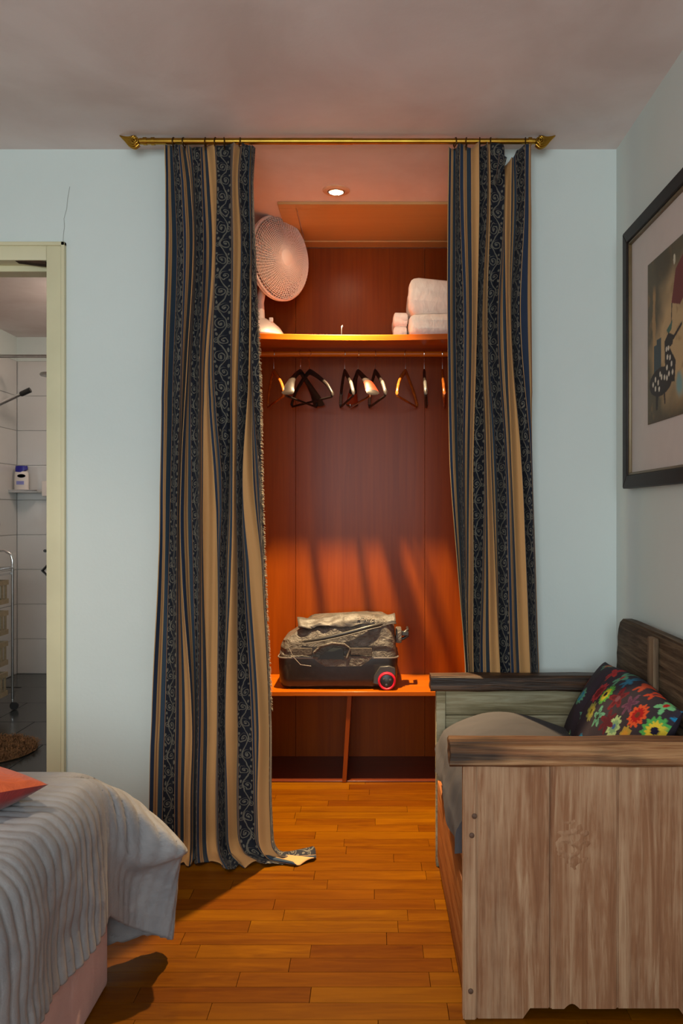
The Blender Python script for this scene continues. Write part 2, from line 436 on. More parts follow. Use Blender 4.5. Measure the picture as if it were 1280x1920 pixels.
from_bm('bench_divider', bm, M['cherry'], ward)
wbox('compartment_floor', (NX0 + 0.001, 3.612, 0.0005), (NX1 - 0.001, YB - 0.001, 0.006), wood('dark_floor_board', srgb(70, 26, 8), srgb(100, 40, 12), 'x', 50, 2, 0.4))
# upper shelf: slightly sagging board with a shallow concave front edge
SH0, SHT = 3.537, 1.940
nx = 28; rows = []
for i in range(nx + 1):
    x = NX0 + 0.001 + (NX1 - NX0 - 0.002) * i / nx
    u = (x + 0.05) / 0.6; sag = -0.010 * max(0, 1 - u * u); yf = SH0 - 3.78 + 0.012 * max(0, 1 - u * u)
    yb = YB - 0.001 - 3.78; th = 0.024
    rows.append([Vector((x, yf + 0.002, SHT + sag)), Vector((x, yf, SHT - 0.003 + sag)), Vector((x, yf, SHT - th + sag)), Vector((x, yb, SHT - th + sag * 0.2)), Vector((x, yb, SHT + sag * 0.2))])
bm = bmesh.new(); V = bm_grid(bm, rows, close_v=True); bm.faces.new(V[0]); bm.faces.new(V[-1]); bmesh.ops.recalc_face_normals(bm, faces=bm.faces)
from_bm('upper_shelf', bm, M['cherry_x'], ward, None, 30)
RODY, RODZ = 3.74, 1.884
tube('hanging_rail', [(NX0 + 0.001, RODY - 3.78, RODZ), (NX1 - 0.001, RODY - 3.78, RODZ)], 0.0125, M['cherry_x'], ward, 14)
wbox('rail_socket', (NX0, RODY - 0.03, RODZ - 0.03), (NX0 + 0.016, RODY + 0.03, RODZ + 0.027), M['cherry'], 0.003)
wbox('rail_socket', (NX1 - 0.016, RODY - 0.03, RODZ - 0.03), (NX1, RODY + 0.03, RODZ + 0.027), M['cherry'], 0.003)
# small wire hook standing at the shelf edge
hk = W(640, 618, 3.56)
tag(tube('wire_hook', [(hk.x, 3.562, SHT - 0.009), (hk.x, 3.562, SHT + 0.012), (hk.x + 0.001, 3.565, SHT + 0.030), (hk.x + 0.004, 3.568, SHT + 0.034), (hk.x + 0.006, 3.57, SHT + 0.028)], 0.0018, M['steel']), 'tiny metal hook sticking up at the middle of the upper shelf edge', 'hook')

# recessed lamps
M['trimring'] = plain('lamp_trim', srgb(224, 178, 140), 0.4)
def downlight(loc, label, size, glow, col):
    t = empty('ceiling_downlight', loc, label, 'lamp')
    R = size
    lathe('trim_ring', [(R, 0.0), (R, -0.003), (R * 0.93, -0.006), (R * 0.66, -0.008), (R * 0.60, -0.004), (R * 0.60, 0.0)], M['trimring'], t, 40)
    lathe('inner_ring', [(R * 0.60, -0.002), (R * 0.60, -0.010), (R * 0.54, -0.0115), (R * 0.50, -0.009), (R * 0.5, -0.002)], M['chrome'], t, 40)
    m, nt, b = new_mat('bulb_glow'); b.inputs['Base Color'].default_value = (1, 0.9, 0.8, 1)
    b.inputs['Emission Color'].default_value = col; b.inputs['Emission Strength'].default_value = glow
    lathe('bulb', [(R * 0.5, -0.003), (R * 0.4, -0.0045), (R * 0.2, -0.0055), (0, -0.006)], m, t, 32)
    return t
downlight((LX, LY, CEIL), 'lit round downlight recessed in the closet ceiling', 0.054, 520, (1, 0.74, 0.46, 1))
downlight((RX, RY, CEIL), 'round downlight in the bedroom ceiling above the bed', 0.054, 8, (1, 0.86, 0.72, 1))
downlight((-1.45, 4.9, CEIL), 'round downlight in the bathroom ceiling', 0.06, 8, (1, 0.86, 0.72, 1))

# ------------------------------------------------------------------ curtains
def curtain_mat():
    m, nt, b = new_mat('striped_scroll_curtain')
    uv = N(nt, 'ShaderNodeUVMap'); uv.uv_map = 'cloth'
    sp = N(nt, 'ShaderNodeSeparateXYZ'); nt.links.new(uv.outputs[0], sp.inputs[0])
    U, Vv = E(sp.outputs[0]), E(sp.outputs[1])
    nz1 = E(noise(nt, uv.outputs[0], 22, 2)); nz2 = E(noise(nt, uv.outputs[0], 31, 2, 0.5, 0.3))
    p = (U / 0.188).fract() * 18.8
    blue = srgb(30, 44, 66); teal = srgb(42, 58, 72); tan = srgb(196, 146, 92); tan2 = srgb(188, 150, 98); navy = (0.0045, 0.006, 0.013, 1); plum = srgb(110, 66, 52); gold = srgb(164, 126, 80)
    def G(o): return [(o, tan2), (o + 0.16, blue), (o + 1.45, gold), (o + 1.95, plum), (o + 2.2, gold), (o + 2.75, teal), (o + 4.05, blue), (o + 4.45, gold)]
    st = G(0.0) + [(4.6, navy)] + G(9.6) + [(14.2, tan)]
    st = [(a / 18.8, c) for a, c in st]
    base = ramp(nt, (p / 18.8).k, st, 'CONSTANT')
    # scroll band
    q = (p - 7.1) / 2.5 + (nz1 - 0.5) * 0.5
    half = 0.054
    t2 = Vv / half + (nz2 - 0.5) * 0.5
    side = ((t2 / 2.0).fract().lt(0.5)) * 2.0 - 1.0
    dy = (t2.fract() - 0.5) * (half * 100 / 2.5)
    dx = q * side + 0.22
    r = (dx * dx + dy * dy).sqrt()
    th = E.op('ARCTAN2', dy, dx * side) / (2 * PI)
    spiral = ((r / 0.36 - th).fract().lt(0.33)) * (r.lt(0.66)) * (r.gt(0.10))
    dot = r.lt(0.13)
    vine = (q - 0.45 * (t2 * PI).sin()).abs().lt(0.085)
    # small curls and leaves on the other side
    dx2 = q * side - 0.62; dy2 = dy - 0.25
    r2 = (dx2 * dx2 + dy2 * dy2).sqrt(); th2 = E.op('ARCTAN2', dy2, dx2) / (2 * PI)
    curl = ((r2 / 0.22 + th2).fract().lt(0.45)) * (r2.lt(0.34))
    dy3 = dy + 0.65; r3 = (dx2 * dx2 * 2.2 + dy3 * dy3).sqrt(); leaf = r3.lt(0.20)
    dx4 = q * side + 0.80; dy4 = (dy.abs() - 0.80); r4 = (dx4 * dx4 + dy4 * dy4 * 0.6).sqrt(); leaf2 = r4.lt(0.15)
    mask = spiral.max(vine).max(curl).max(leaf).max(leaf2).max(dot) * (q.abs().lt(0.97))
    inS = p.gt(4.6) * p.lt(9.6)
    fn = noise(nt, uv.outputs[0], 900, 2)
    mask = mask * inS
    base = mix(nt, mask.k, base, srgb(100, 95, 84))
    # fine weave speckle
    wv = ramp(nt, fn, [(0.3, (0.78, 0.78, 0.78, 1)), (0.7, (1.1, 1.1, 1.1, 1))])
    base = mix(nt, 1.0, base, wv, 'MULTIPLY')
    nt.links.new(base, b.inputs['Base Color']); b.inputs['Roughness'].default_value = 0.72
    b.inputs['Specular IOR Level'].default_value = 0.25
    b.inputs['Sheen Weight'].default_value = 0.08
    hh = mask * 0.7 + E(fn) * 0.3
    bump(nt, b, hh.k, 0.35, 0.002)
    return m
M['curtain'] = curtain_mat()
YC = 2.82
KC = F / YC
def cloth_widths(npairs):   # cloth coordinate (m) of each table column: L, S a/b, T a/b, ...
    u = [0.0]; c = 0.0
    for i in range(npairs):
        u += [c + 0.046, c + 0.096]; u += [c + 0.142, c + 0.188]; c += 0.188
    return u
def make_curtain(name, rows, ucols, label, signs_ref, top_fn, floor_fn, nU=420, nV=120, parent=None, depth=1.0):
    ys = np.array([r[0] for r in rows], float); X = np.array([r[1:] for r in rows], float)
    ucols = np.array(ucols)
    cw = np.diff(ucols)
    # fold signs from the reference row: narrow seen strips alternate running back and forward
    wref = np.abs(np.diff(X[signs_ref])) / KC
    sg = []; acc = 0.0; s = 1
    for c, w in zip(cw, wref):
        d = math.sqrt(max(c * c - w * w, 0))
        s = -1 if acc > 0 else 1
        sg.append(s); acc += s * d
    sg = np.array(sg)
    us = np.linspace(ucols[0], ucols[-1], nU)
    vs = np.linspace(0, 1, nV)
    P = np.zeros((nV, nU, 3)); UVv = np.zeros((nV, nU))
    yfloor = VY + H * KC
    ker = np.exp(-0.5 * (np.arange(-14, 15) / 3.4) ** 2); ker /= ker.sum()
    kx = np.exp(-0.5 * (np.arange(-6, 7) / 2.2) ** 2); kx /= kx.sum()
    for j, v in enumerate(vs):
        ypx = 262 + (yfloor - 262) * v
        t = np.interp(ypx, ys, np.arange(len(ys)))
        xr = np.array([catmull(X[:, c:c + 1], t)[0] for c in range(X.shape[1])])
        xw = (xr - VX) / KC
        w = np.abs(np.diff(xw))
        d = np.sqrt(np.maximum(cw ** 2 - w ** 2, 0)) * sg
        yy = np.concatenate([[0], np.cumsum(d)])
        yy = yy - np.polyval(np.polyfit(np.arange(len(yy)), yy, 1), np.arange(len(yy)))
        m = max(abs(yy).max(), 1e-6); amp = min(m, 0.080) * (0.5 + 0.5 * min(1, v * 4))
        yy = yy / m * amp * depth
        xd = np.interp(us, ucols, xw); yd = np.interp(us, ucols, yy)
        xd = np.convolve(np.pad(xd, 6, mode='edge'), kx, 'valid')
        yd = np.convolve(np.pad(yd, 14, mode='edge'), ker, 'valid')
        # finer gathers
        yd = yd + 0.006 * np.sin(us * 2 * PI / 0.047 + 2.0 * np.sin(v * 5 + us * 9)) * (0.4 + 0.6 * math.sin(PI * min(1, v * 1.2)))
        P[j, :, 0] = xd; P[j, :, 1] = YC + yd
        z = H - (ypx - VY) / KC
        P[j, :, 2] = z
        UVv[j] = -z
    P, UVv = top_fn(P, UVv, us, vs)
    P, UVv = floor_fn(P, UVv, us, vs)
    nV2 = P.shape[0]
    verts = P.reshape(-1, 3).tolist()
    faces = [(j * nU + i, j * nU + i + 1, (j + 1) * nU + i + 1, (j + 1) * nU + i) for j in range(nV2 - 1) for i in range(nU - 1)]
    me = bpy.data.meshes.new(name); me.from_pydata(verts, [], faces)
    uvl = me.uv_layers.new(name='cloth')
    li = np.zeros(len(me.loops), dtype=np.int32); me.loops.foreach_get('vertex_index', li)
    uu = np.tile(us, nV2); vvv = UVv.reshape(-1)
    uvl.data.foreach_set('uv', np.stack([uu[li], vvv[li]], 1).astype(np.float32).reshape(-1))
    o = finish(name, me, M['curtain'], parent, None, 180)
    sm = o.modifiers.new('thick', 'SOLIDIFY'); sm.thickness = 0.0022; sm.offset = 1.0
    return o
left_rows = [
 (262, 310, 322, 336, 345, 349, 358, 374, 384, 402, 404, 434, 441, 450, 455, 468, 469, 471, 473, 478),
 (340, 312, 326, 340, 355, 358, 362, 377, 390, 405, 407, 434, 438, 446, 450, 466, 467, 469, 471, 474),
 (470, 311, 331, 345, 361, 363, 364, 380, 394, 404, 405, 436, 441, 454, 455, 469, 470, 471, 472, 478),
 (695, 307, 324, 341, 346, 352, 354, 373, 378, 388, 401, 434, 438, 448, 450, 466, 468, 470, 472, 487),
 (900, 301, 318, 336, 337, 341, 358, 376, 378, 401, 418, 428, 437, 442, 444, 453, 455, 473, 487, 491),
 (1054, 299, 315, 334, 335, 341, 362, 377, 379, 406, 414, 421, 434, 443, 446, 452, 466, 490, 494, 496),
 (1344, 287, 311, 333, 346, 361, 365, 372, 384, 405, 410, 418, 422, 444, 446, 471, 486, 506, 507, 508),
 (1500, 284, 307, 331, 343, 358, 362, 368, 382, 402, 410, 418, 426, 440, 446, 476, 484, 507, 508, 510),
 (1620, 283, 306, 331, 343, 358, 362, 368, 382, 404, 412, 420, 428, 444, 449, 480, 488, 511, 513, 517)]
ul = cloth_widths(4) + [4 * 0.188 + 0.046, 4 * 0.188 + 0.082]
def left_top(P, UV, us, vs):
    u = us / us[-1]
    for j, v in enumerate(vs):
        f = max(0, 1 - v / 0.06)
        # pinched pleat headings: ripple deepens towards the hooks
        P[j, :, 1] += 0.010 * f * np.sin(us * 2 * PI / 0.141 + 0.6)
        P[j, :, 2] += f * (0.004 * np.sin(us * 2 * PI / 0.141) + 0.016 * np.exp(-((us - 0.36) / 0.035) ** 2)) - f * 0.020
    return P, UV
def left_floor(P, UV, us, vs):
    # the hem is too long: it turns outward and lies on the boards
    u = us / us[-1]
    nV, nU = P.shape[:2]
    extra = 16
    Lx = 0.020 + 0.080 * np.clip((u - 0.35) / 0.65, 0, 1) ** 1.0 + 0.030 * np.exp(-((u - 0.52) / 0.09) ** 2)
    ang = np.interp(u, [0, 0.3, 0.55, 0.75, 0.9, 1.0], [-1.6, -1.4, -1.1, -0.7, -0.15, 0.65])   # direction on the floor
    R = 0.060
    last = int(np.searchsorted(-(P[:, 0, 2]), -(R + 0.004)))
    P = P[:last].copy(); UV = UV[:last].copy()
    base = P[-1].copy(); basev = UV[-1].copy()
    z0 = base[:, 2] - 0.004
    rowsP = []; rowsV = []
    for k in range(1, extra + 1):
        s = k / extra * (R * PI / 2 + Lx)
        a = np.clip(s / R, 0, PI / 2)
        out = R * (1 - np.cos(a)) + np.maximum(0, s - R * PI / 2)
        down = z0 * np.sin(a)
        row = base.copy()
        row[:, 0] += np.cos(ang) * out; row[:, 1] += np.sin(ang) * out * 0.9
        row[:, 2] = 0.004 + z0 - down + 0.020 * np.abs(np.sin(us * 2 * PI / 0.13)) * np.clip(out / 0.05, 0, 1) * (1 - 0.55 * k / extra)
        rowsP.append(row); rowsV.append(basev + s)
    return np.concatenate([P, np.array(rowsP)]), np.concatenate([UV, np.array(rowsV)])
lc = empty('curtain', (-0.55, YC, 0), 'left curtain pooling on the floor, navy scroll and tan stripes', 'curtain', 'closet curtains')
lc.location = (0, 0, 0)
o = make_curtain('drape', left_rows, ul, '', 4, left_top, left_floor, parent=lc)
# trimmed fringe along the inner edge
fb_ = bmesh.new(); rr = random.Random(3)
for k in range(900):
    y = rr.uniform(560, 1330)
    t = np.interp(y, [r[0] for r in left_rows], range(len(left_rows)))
    x = catmull(np.array([[r[-1]] for r in left_rows], float), t)[0]
    p = W(x, y, YC + rr.uniform(-0.012, 0.006)); l = rr.uniform(0.003, 0.008)
    bm_tube(fb_, [p - Vector((0.003, 0, 0)), p + Vector((l * 0.5, rr.uniform(-.003, .003), -l * 0.2)), p + Vector((l, rr.uniform(-.004, .004), -l * rr.uniform(0.1, 1)))], [0.0009, 0.0008, 0.0004], 3)
fo = from_bm('fringe', fb_, plain('fringe_thread', srgb(122, 108, 90), 0.9), lc); fo['kind'] = 'stuff'

right_rows = [
 (262, 842, 856, 861, 884, 896, 899, 912, 913, 916, 917, 946, 948, 958, 968, 982, 995),
 (380, 840, 856, 861, 884, 897, 899, 912, 913, 916, 917, 946, 948, 957, 970, 982, 995),
 (605, 838, 856, 868, 886, 893, 894, 902, 905, 911, 914, 932, 951, 955, 961, 973, 996),
 (867, 843, 861, 866, 881, 884, 885, 907, 913, 918, 931, 946, 960, 976, 978, 995, 998),
 (1060, 857, 867, 870, 879, 885, 887, 903, 916, 927, 935, 951, 968, 985, 989, 1000, 1004),
 (1250, 872, 874, 877, 879, 886, 889, 898, 919, 936, 938, 956, 975, 993, 999, 1004, 1011),
 (1620, 882, 885, 888, 891, 899, 902, 912, 932, 949, 952, 970, 988, 1006, 1011, 1016, 1023)]
ur = cloth_widths(3) + [3 * 0.188 + 0.046, 3 * 0.188 + 0.096, 3 * 0.188 + 0.120]
def right_top(P, UV, us, vs):
    drop = np.interp(us, [0, 0.47, 0.495, 0.52, 0.55, 0.59, 0.62, 1.0], [0, 0, 0.050, 0.060, 0.056, 0.040, 0.004, 0.0])
    for j, v in enumerate(vs):
        f = max(0, 1 - v / 0.05)
        P[j, :, 2] -= drop * max(0, 1 - v / 0.25)
        P[j, :, 1] += 0.010 * f * np.sin(us * 2 * PI / 0.12 + 1.0)
        P[j, :, 2] -= f * (0.018 + 0.004 * np.sin(us * 2 * PI / 0.12))
    return P, UV
def right_floor(P, UV, us, vs):
    P[:, :, 2] = np.maximum(P[:, :, 2], 0.004); return P, UV
rc = empty('curtain', (0, 0, 0), 'right curtain with a sagging unhooked heading, beside the framed picture', 'curtain', 'closet curtains')
make_curtain('drape', right_rows, ur, '', 3, right_top, right_floor, nU=380, parent=rc)
# heading that has come off its hook and flops forward
fl = np.array([[W(934, 286, 2.775), W(941, 289, 2.765), W(950, 295, 2.77)], [W(933, 300, 2.76), W(939, 303, 2.75), W(947, 307, 2.755)],
               [W(931, 316, 2.76), W(936, 318, 2.75), W(942, 320, 2.757)], [W(929, 332, 2.77), W(933, 334, 2.762), W(937, 336, 2.768)], [W(928, 345, 2.785), W(930, 346, 2.78), W(932, 347, 2.785)]])
g = [[catmull(np.array([catmull(fl[i], u) for i in range(5)]), v) for u in np.linspace(0, 2, 13)] for v in np.linspace(0, 4, 25)]
bm = bmesh.new(); bm_grid(bm, [[Vector(p) for p in row] for row in g])
uvl = bm.loops.layers.uv.new('cloth'); bm.verts.index_update()
for f_ in bm.faces:
    for l in f_.loops:
        i = l.vert.index; l[uvl].uv = (0.040 + 0.05 * (i % 13) / 12, 0.12 * (i // 13) / 24)
o = from_bm('loose_heading', bm, M['curtain'], rc, None, 180); sm = o.modifiers.new('thick', 'SOLIDIFY'); sm.thickness = 0.003

# curtain pole with shell finials, brackets and rings
ZR = W(0, 265, YC).z
XL, XRR = W(262, 0, YC).x, W(1003, 0, YC).x
pole = empty('curtain_rod', (0, YC, ZR), 'brass curtain rod with spiral shell finials across the closet opening', 'curtain rod')
XM = W(661, 0, YC).x
tube('rod', [(XL, 0, 0), (XM, 0, 0)], 0.0108, M['brass'], pole, 16)
tube('rod', [(XM - 0.01, 0, 0), (XRR, 0, 0)], 0.0096, M['brass'], pole, 16)
for xx in (XL + 0.018, XL + 0.045, XRR - 0.018):
    tube('collar', [(xx - 0.006, 0, 0), (xx + 0.006, 0, 0)], 0.0132, M['brass'], pole, 16)
for xx in (XL + 0.15, XRR - 0.13):
    tube('bracket', [(xx, 0, 0.006), (xx, YW - YC - 0.004, 0.006)], 0.006, M['brass'], pole, 8)
    lathe('bracket_rose', [(0.018, 0), (0.018, -0.004), (0.010, -0.009), (0, -0.009)], M['brass'], pole, 18,
          Matrix.Translation((xx, YW - YC - 0.0005, 0.003)) @ Matrix.Rotation(-PI / 2, 4, 'X'))
def finial(sgn, x0):
    bm = bmesh.new()
    lowc = np.array([(0.002, -0.012), (0.016, -0.0225), (0.034, -0.016), (0.050, 0.001), (0.068, 0.0185)])
    upc = np.array([(0.012, 0.013), (0.024, 0.0145), (0.036, 0.0125), (0.050, 0.0145), (0.068, 0.0195)])
    for j in range(7):          # flutes sweeping from the scroll to the raised tip
        f = j / 6; ctl = lowc * (1 - f) + upc * f; ctl[0, 0] += 0.012 * math.sin(PI * f)
        q = [catmull(ctl, t) for t in np.linspace(0, 4, 20)]
        yy = -0.010 * math.sin(PI * (0.15 + 0.7 * f))
        bm_tube(bm, [(x0 + sgn * a[0], yy * (1 - i / 22), a[1]) for i, a in enumerate(q)], [0.0046 * (1 - 0.78 * t ** 1.3) for t in np.linspace(0, 1, 20)], 7)
        bm_tube(bm, [(x0 + sgn * a[0], -yy * (1 - i / 22), a[1]) for i, a in enumerate(q)], [0.0046 * (1 - 0.78 * t ** 1.3) for t in np.linspace(0, 1, 20)], 7)
    pts = []; rs = []
    for i in range(50):         # scroll on the face of the shell
        a = i / 49 * 2.1 * 2 * PI; r = 0.0015 + 0.0125 * (i / 49)
        for_y = -0.0155 + 0.004 * i / 49
        pts.append((x0 + sgn * (0.013 + r * math.cos(a + 0.6)), for_y, -0.001 + r * math.sin(a + 0.6))); rs.append(0.0020 + 0.0014 * i / 49)
    bm_tube(bm, pts, rs, 8)
    bm_lathe(bm, [(0.0, -0.011), (0.009, -0.0105), (0.0135, -0.006), (0.0145, 0.0), (0.0135, 0.006), (0.009, 0.0105), (0.0, 0.011)], 20, Matrix.Translation((x0 + sgn * 0.013, 0, -0.001)) @ Matrix.Rotation(PI / 2, 4, 'X'))
    bmesh.ops.recalc_face_normals(bm, faces=bm.faces)
    return from_bm('finial', bm, M['brass'], pole, None, 60)
finial(-1, XL); finial(1, XRR)
ring_px = [326, 345, 385, 404, 420, 449, 853, 874, 899, 921, 985]
rm = bmesh.new()
bm_tube(rm, [(0, 0.0148 * math.cos(a), 0.0148 * math.sin(a)) for a in np.linspace(0, 2 * PI, 24, endpoint=False)], 0.0022, 6, closed=True)
bm_tube(rm, [(0, 0, -0.0165), (0, 0, -0.026)], 0.0015, 5)
bmesh.ops.recalc_face_normals(rm, faces=rm.faces)
rme = bpy.data.meshes.new('curtain_ring'); rm.to_mesh(rme); rm.free(); rme.materials.append(M['darkbrass'])
for p in ring_px:
    o = put('curtain_ring', rme, pole, (W(p, 0, YC).x, 0, -0.0035)); o.rotation_euler = (0, random.uniform(-.1, .1), random.uniform(-0.35, 0.35))

# ------------------------------------------------------------------ hangers on the rail
def make_hanger(px, kind, yaw, label, lean=0.0, z_off=0.0):
    x = W(px, 0, RODY).x
    t = empty('clothes_hanger', (x, RODY, RODZ), label, 'hanger', 'hangers on the closet rail')
    t.rotation_euler = (0, lean, math.radians(yaw))
    wm = M['black_wood'] if kind.startswith('black') else M['brown_wood']
    R = 0.0150
    hook = [(R * math.sin(a), 0, R * math.cos(a)) for a in np.linspace(-2.2, PI * 0.5, 12)]
    hook += [(R * 0.8, 0, -0.012), (R * 0.25, 0, -0.026), (0, 0, -0.040), (0, 0, -0.085)]
    # the plane of the hanger is local y-z (edge-on to the room); hook turns in the same plane
    hook = [(0, p[0], p[2]) for p in hook]
    tube('hook', hook, 0.0017, M['chrome'], t, 6)
    broad = 'broad' in kind
    half = 0.205; n = 22; rows = []
    for i in range(n + 1):
        s = -1 + 2 * i / n; a = abs(s)
        yy = half * s
        zz = -0.080 - 0.105 * a ** 1.25 - (0.018 * max(0, a - 0.8) / 0.2)
        xx = 0.018 * a * a * (1 if broad else 0.5)
        wdt = (0.0085 + 0.020 * a ** 2) if broad else 0.0065
        hgt = (0.026 - 0.008 * a) if broad else (0.028 - 0.010 * a)
        ring = [Vector((xx + wdt * math.cos(q), yy, zz + hgt * 0.5 * math.sin(q))) for q in np.linspace(0, 2 * PI, 8, endpoint=False)]
        rows.append(ring)
    bm = bmesh.new(); V = bm_grid(bm, rows, close_v=True); bm.faces.new(V[0]); bm.faces.new(V[-1]); bmesh.ops.recalc_face_normals(bm, faces=bm.faces)
    from_bm('shoulder_arm', bm, wm, t, None, 60)
    zb = -0.080 - 0.105 - 0.018 - 0.012
    bar = [(0.008, -half * 0.97, zb + 0.014), (0.008, -half * 0.95, zb), (0.008, half * 0.95, zb), (0.008, half * 0.97, zb + 0.014)]
    tube('trouser_bar', bar, 0.005, wm if 'wire' not in kind else M['chrome'], t, 8)
    if 'pad' in kind:
        for sg in (-1, 1):
            rows = []
            for i in range(7):
                a = 0.74 + 0.23 * i / 6; yy = half * a * sg; zz = -0.080 - 0.105 * a ** 1.25 - (0.018 * max(0, a - 0.8) / 0.2)
                xx = 0.018 * a * a * (1 if broad else 0.5); wdt = ((0.0085 + 0.020 * a ** 2) if broad else 0.0065) + 0.0012; hgt = ((0.026 - 0.008 * a) if broad else (0.028 - 0.010 * a)) + 0.0024
                rows.append([Vector((xx + wdt * math.cos(q), yy, zz + hgt * 0.5 * math.sin(q))) for q in np.linspace(0, 2 * PI, 8, endpoint=False)])
            bm = bmesh.new(); V = bm_grid(bm, rows, close_v=True); bm.faces.new(V[0]); bm.faces.new(V[-1]); bmesh.ops.recalc_face_normals(bm, faces=bm.faces)
            from_bm('grip_pad', bm, M['padred'] if 'red' in kind else M['padgrey'], t, None, 60)
    return t
M['padgrey'] = plain('grey_grip', (0.10, 0.095, 0.09, 1), 0.35, 0.3, 0.1, 20)
M['padred'] = plain('red_grip', srgb(112, 32, 12), 0.4, 0, 0.1, 20)
# yaw 0 = edge-on; positive turns the near arm to the right
make_hanger(513, 'brown', 17, 'brown wooden hanger nearest the left curtain')
make_hanger(563, 'black_broad', -15, 'wide black coat hanger turned left, second from the left curtain')
make_hanger(580, 'black', 31, 'slim black hanger swung wide open to the right, third on the rail')
make_hanger(646, 'black_pad', 10, 'black hanger with grey grips, left of the one with a red grip')
make_hanger(671, 'black_broad_pad_red_wire', 14, 'dark hanger with red grip and metal bar in mid rail')
make_hanger(703, 'black_pad', 10, 'black hanger with grey grips, right of the one with a red grip')
make_hanger(760, 'brown', -15, 'glossy brown hanger turned left, between two black hangers')
make_hanger(795, 'black_pad', -4, 'black hanger seen edge-on near the right curtain')
make_hanger(829, 'brown', -5, 'brown hanger half hidden by the right curtain')

# ------------------------------------------------------------------ fan on the upper shelf
FB = Vector((-0.50, 3.67, SHT + 0.0))
fan = empty('desk_fan', FB, 'white round desk fan on the shelf, head turned right', 'fan')
FC = Vector((-0.410, 3.655, 2.288)) - FB
nrm = Vector((0.80, -0.585, -0.06)).normalized()
rot = nrm.to_track_quat('Z', 'Y').to_matrix().to_4x4()
HM = Matrix.Translation(FC) @ rot
M['fanwhite'] = plain('fan_white', srgb(240, 222, 212), 0.35, 0, 0.03, 10)
lathe('base', [(0.105, 0.0), (0.108, 0.006), (0.104, 0.020), (0.088, 0.044), (0.060, 0.068), (0.030, 0.084), (0.0, 0.088)], M['fanwhite'], fan, 40)
box('button', (0.045, -0.045, 0.062), (0.062, -0.028, 0.082), M['white_pl'], fan, 0.003, 2)
mc = FC - nrm * 0.085
tube('neck', [(0, 0, 0.07), (0.0, 0.005, 0.16), (mc.x, mc.y, mc.z - 0.03)], [0.022, 0.017, 0.016], M['fanwhite'], fan, 14)
lathe('motor_housing', [(0, -0.165), (0.03, -0.162), (0.048, -0.14), (0.052, -0.09), (0.045, -0.04), (0.02, -0.03), (0, -0.03)], M['fanwhite'], fan, 28, HM)
RF = 0.178
bm = bmesh.new()
bm_tube(bm, [HM @ Vector((RF * math.cos(a), RF * math.sin(a), 0.0)) for a in np.linspace(0, 2 * PI, 64, endpoint=False)], 0.0065, 8, closed=True)
bm_tube(bm, [HM @ Vector((RF * math.cos(a), RF * math.sin(a), -0.013)) for a in np.linspace(0, 2 * PI, 64, endpoint=False)], 0.0055, 8, closed=True)
bmesh.ops.recalc_face_normals(bm, faces=bm.faces); from_bm('rim', bm, M['fanwhite'], fan, None, 60)
M['fanblade'] = plain('fan_blade_plastic', srgb(176, 150, 136), 0.4, 0, 0.05, 10)
def grille(name, sgn):
    bm = bmesh.new()
    zf = lambda r: sgn * (0.038 * math.sqrt(max(0, 1 - (r / (RF * 1.02)) ** 2)) + 0.002)
    for k in range(20):
        r = 0.036 + (RF - 0.036) * k / 20
        bm_tube(bm, [HM @ Vector((r * math.cos(a), r * math.sin(a), zf(r))) for a in np.linspace(0, 2 * PI, 56, endpoint=False)], 0.0014, 4, closed=True)
    for k in range(72):
        a = 2 * PI * k / 72
        bm_tube(bm, [HM @ Vector((r * math.cos(a + 0.25 * (1 - r / RF)), r * math.sin(a + 0.25 * (1 - r / RF)), zf(r))) for r in np.linspace(0.03, RF, 9)], 0.0013, 4, caps=False)
    bmesh.ops.recalc_face_normals(bm, faces=bm.faces)
    return from_bm(name, bm, M['fanwhite'], fan, None, 60)
fg = grille('front_grille', 1); grille('rear_grille', -1)
lathe('badge', [(0.034, 0.036), (0.034, 0.041), (0.028, 0.044), (0, 0.045)], M['fanwhite'], fan, 28, HM)
for k in range(3):
    bm = bmesh.new(); rows = []
    for i in range(9):
        r = 0.025 + 0.130 * i / 8; wd = 0.55 + 0.30 * math.sin(PI * i / 8)
        rows.append([HM @ Vector((r * math.cos(2 * PI * k / 3 + w_ * wd), r * math.sin(2 * PI * k / 3 + w_ * wd), 0.012 * w_)) for w_ in np.linspace(-1, 1, 7)])
    bm_grid(bm, rows); o = from_bm('blade', bm, M['fanblade'], fan, None, 60); o.modifiers.new('thick', 'SOLIDIFY').thickness = 0.002
lathe('hub', [(0, 0.02), (0.02, 0.018), (0.026, 0.008), (0.026, -0.02), (0, -0.02)], M['fanwhite'], fan, 24, HM)

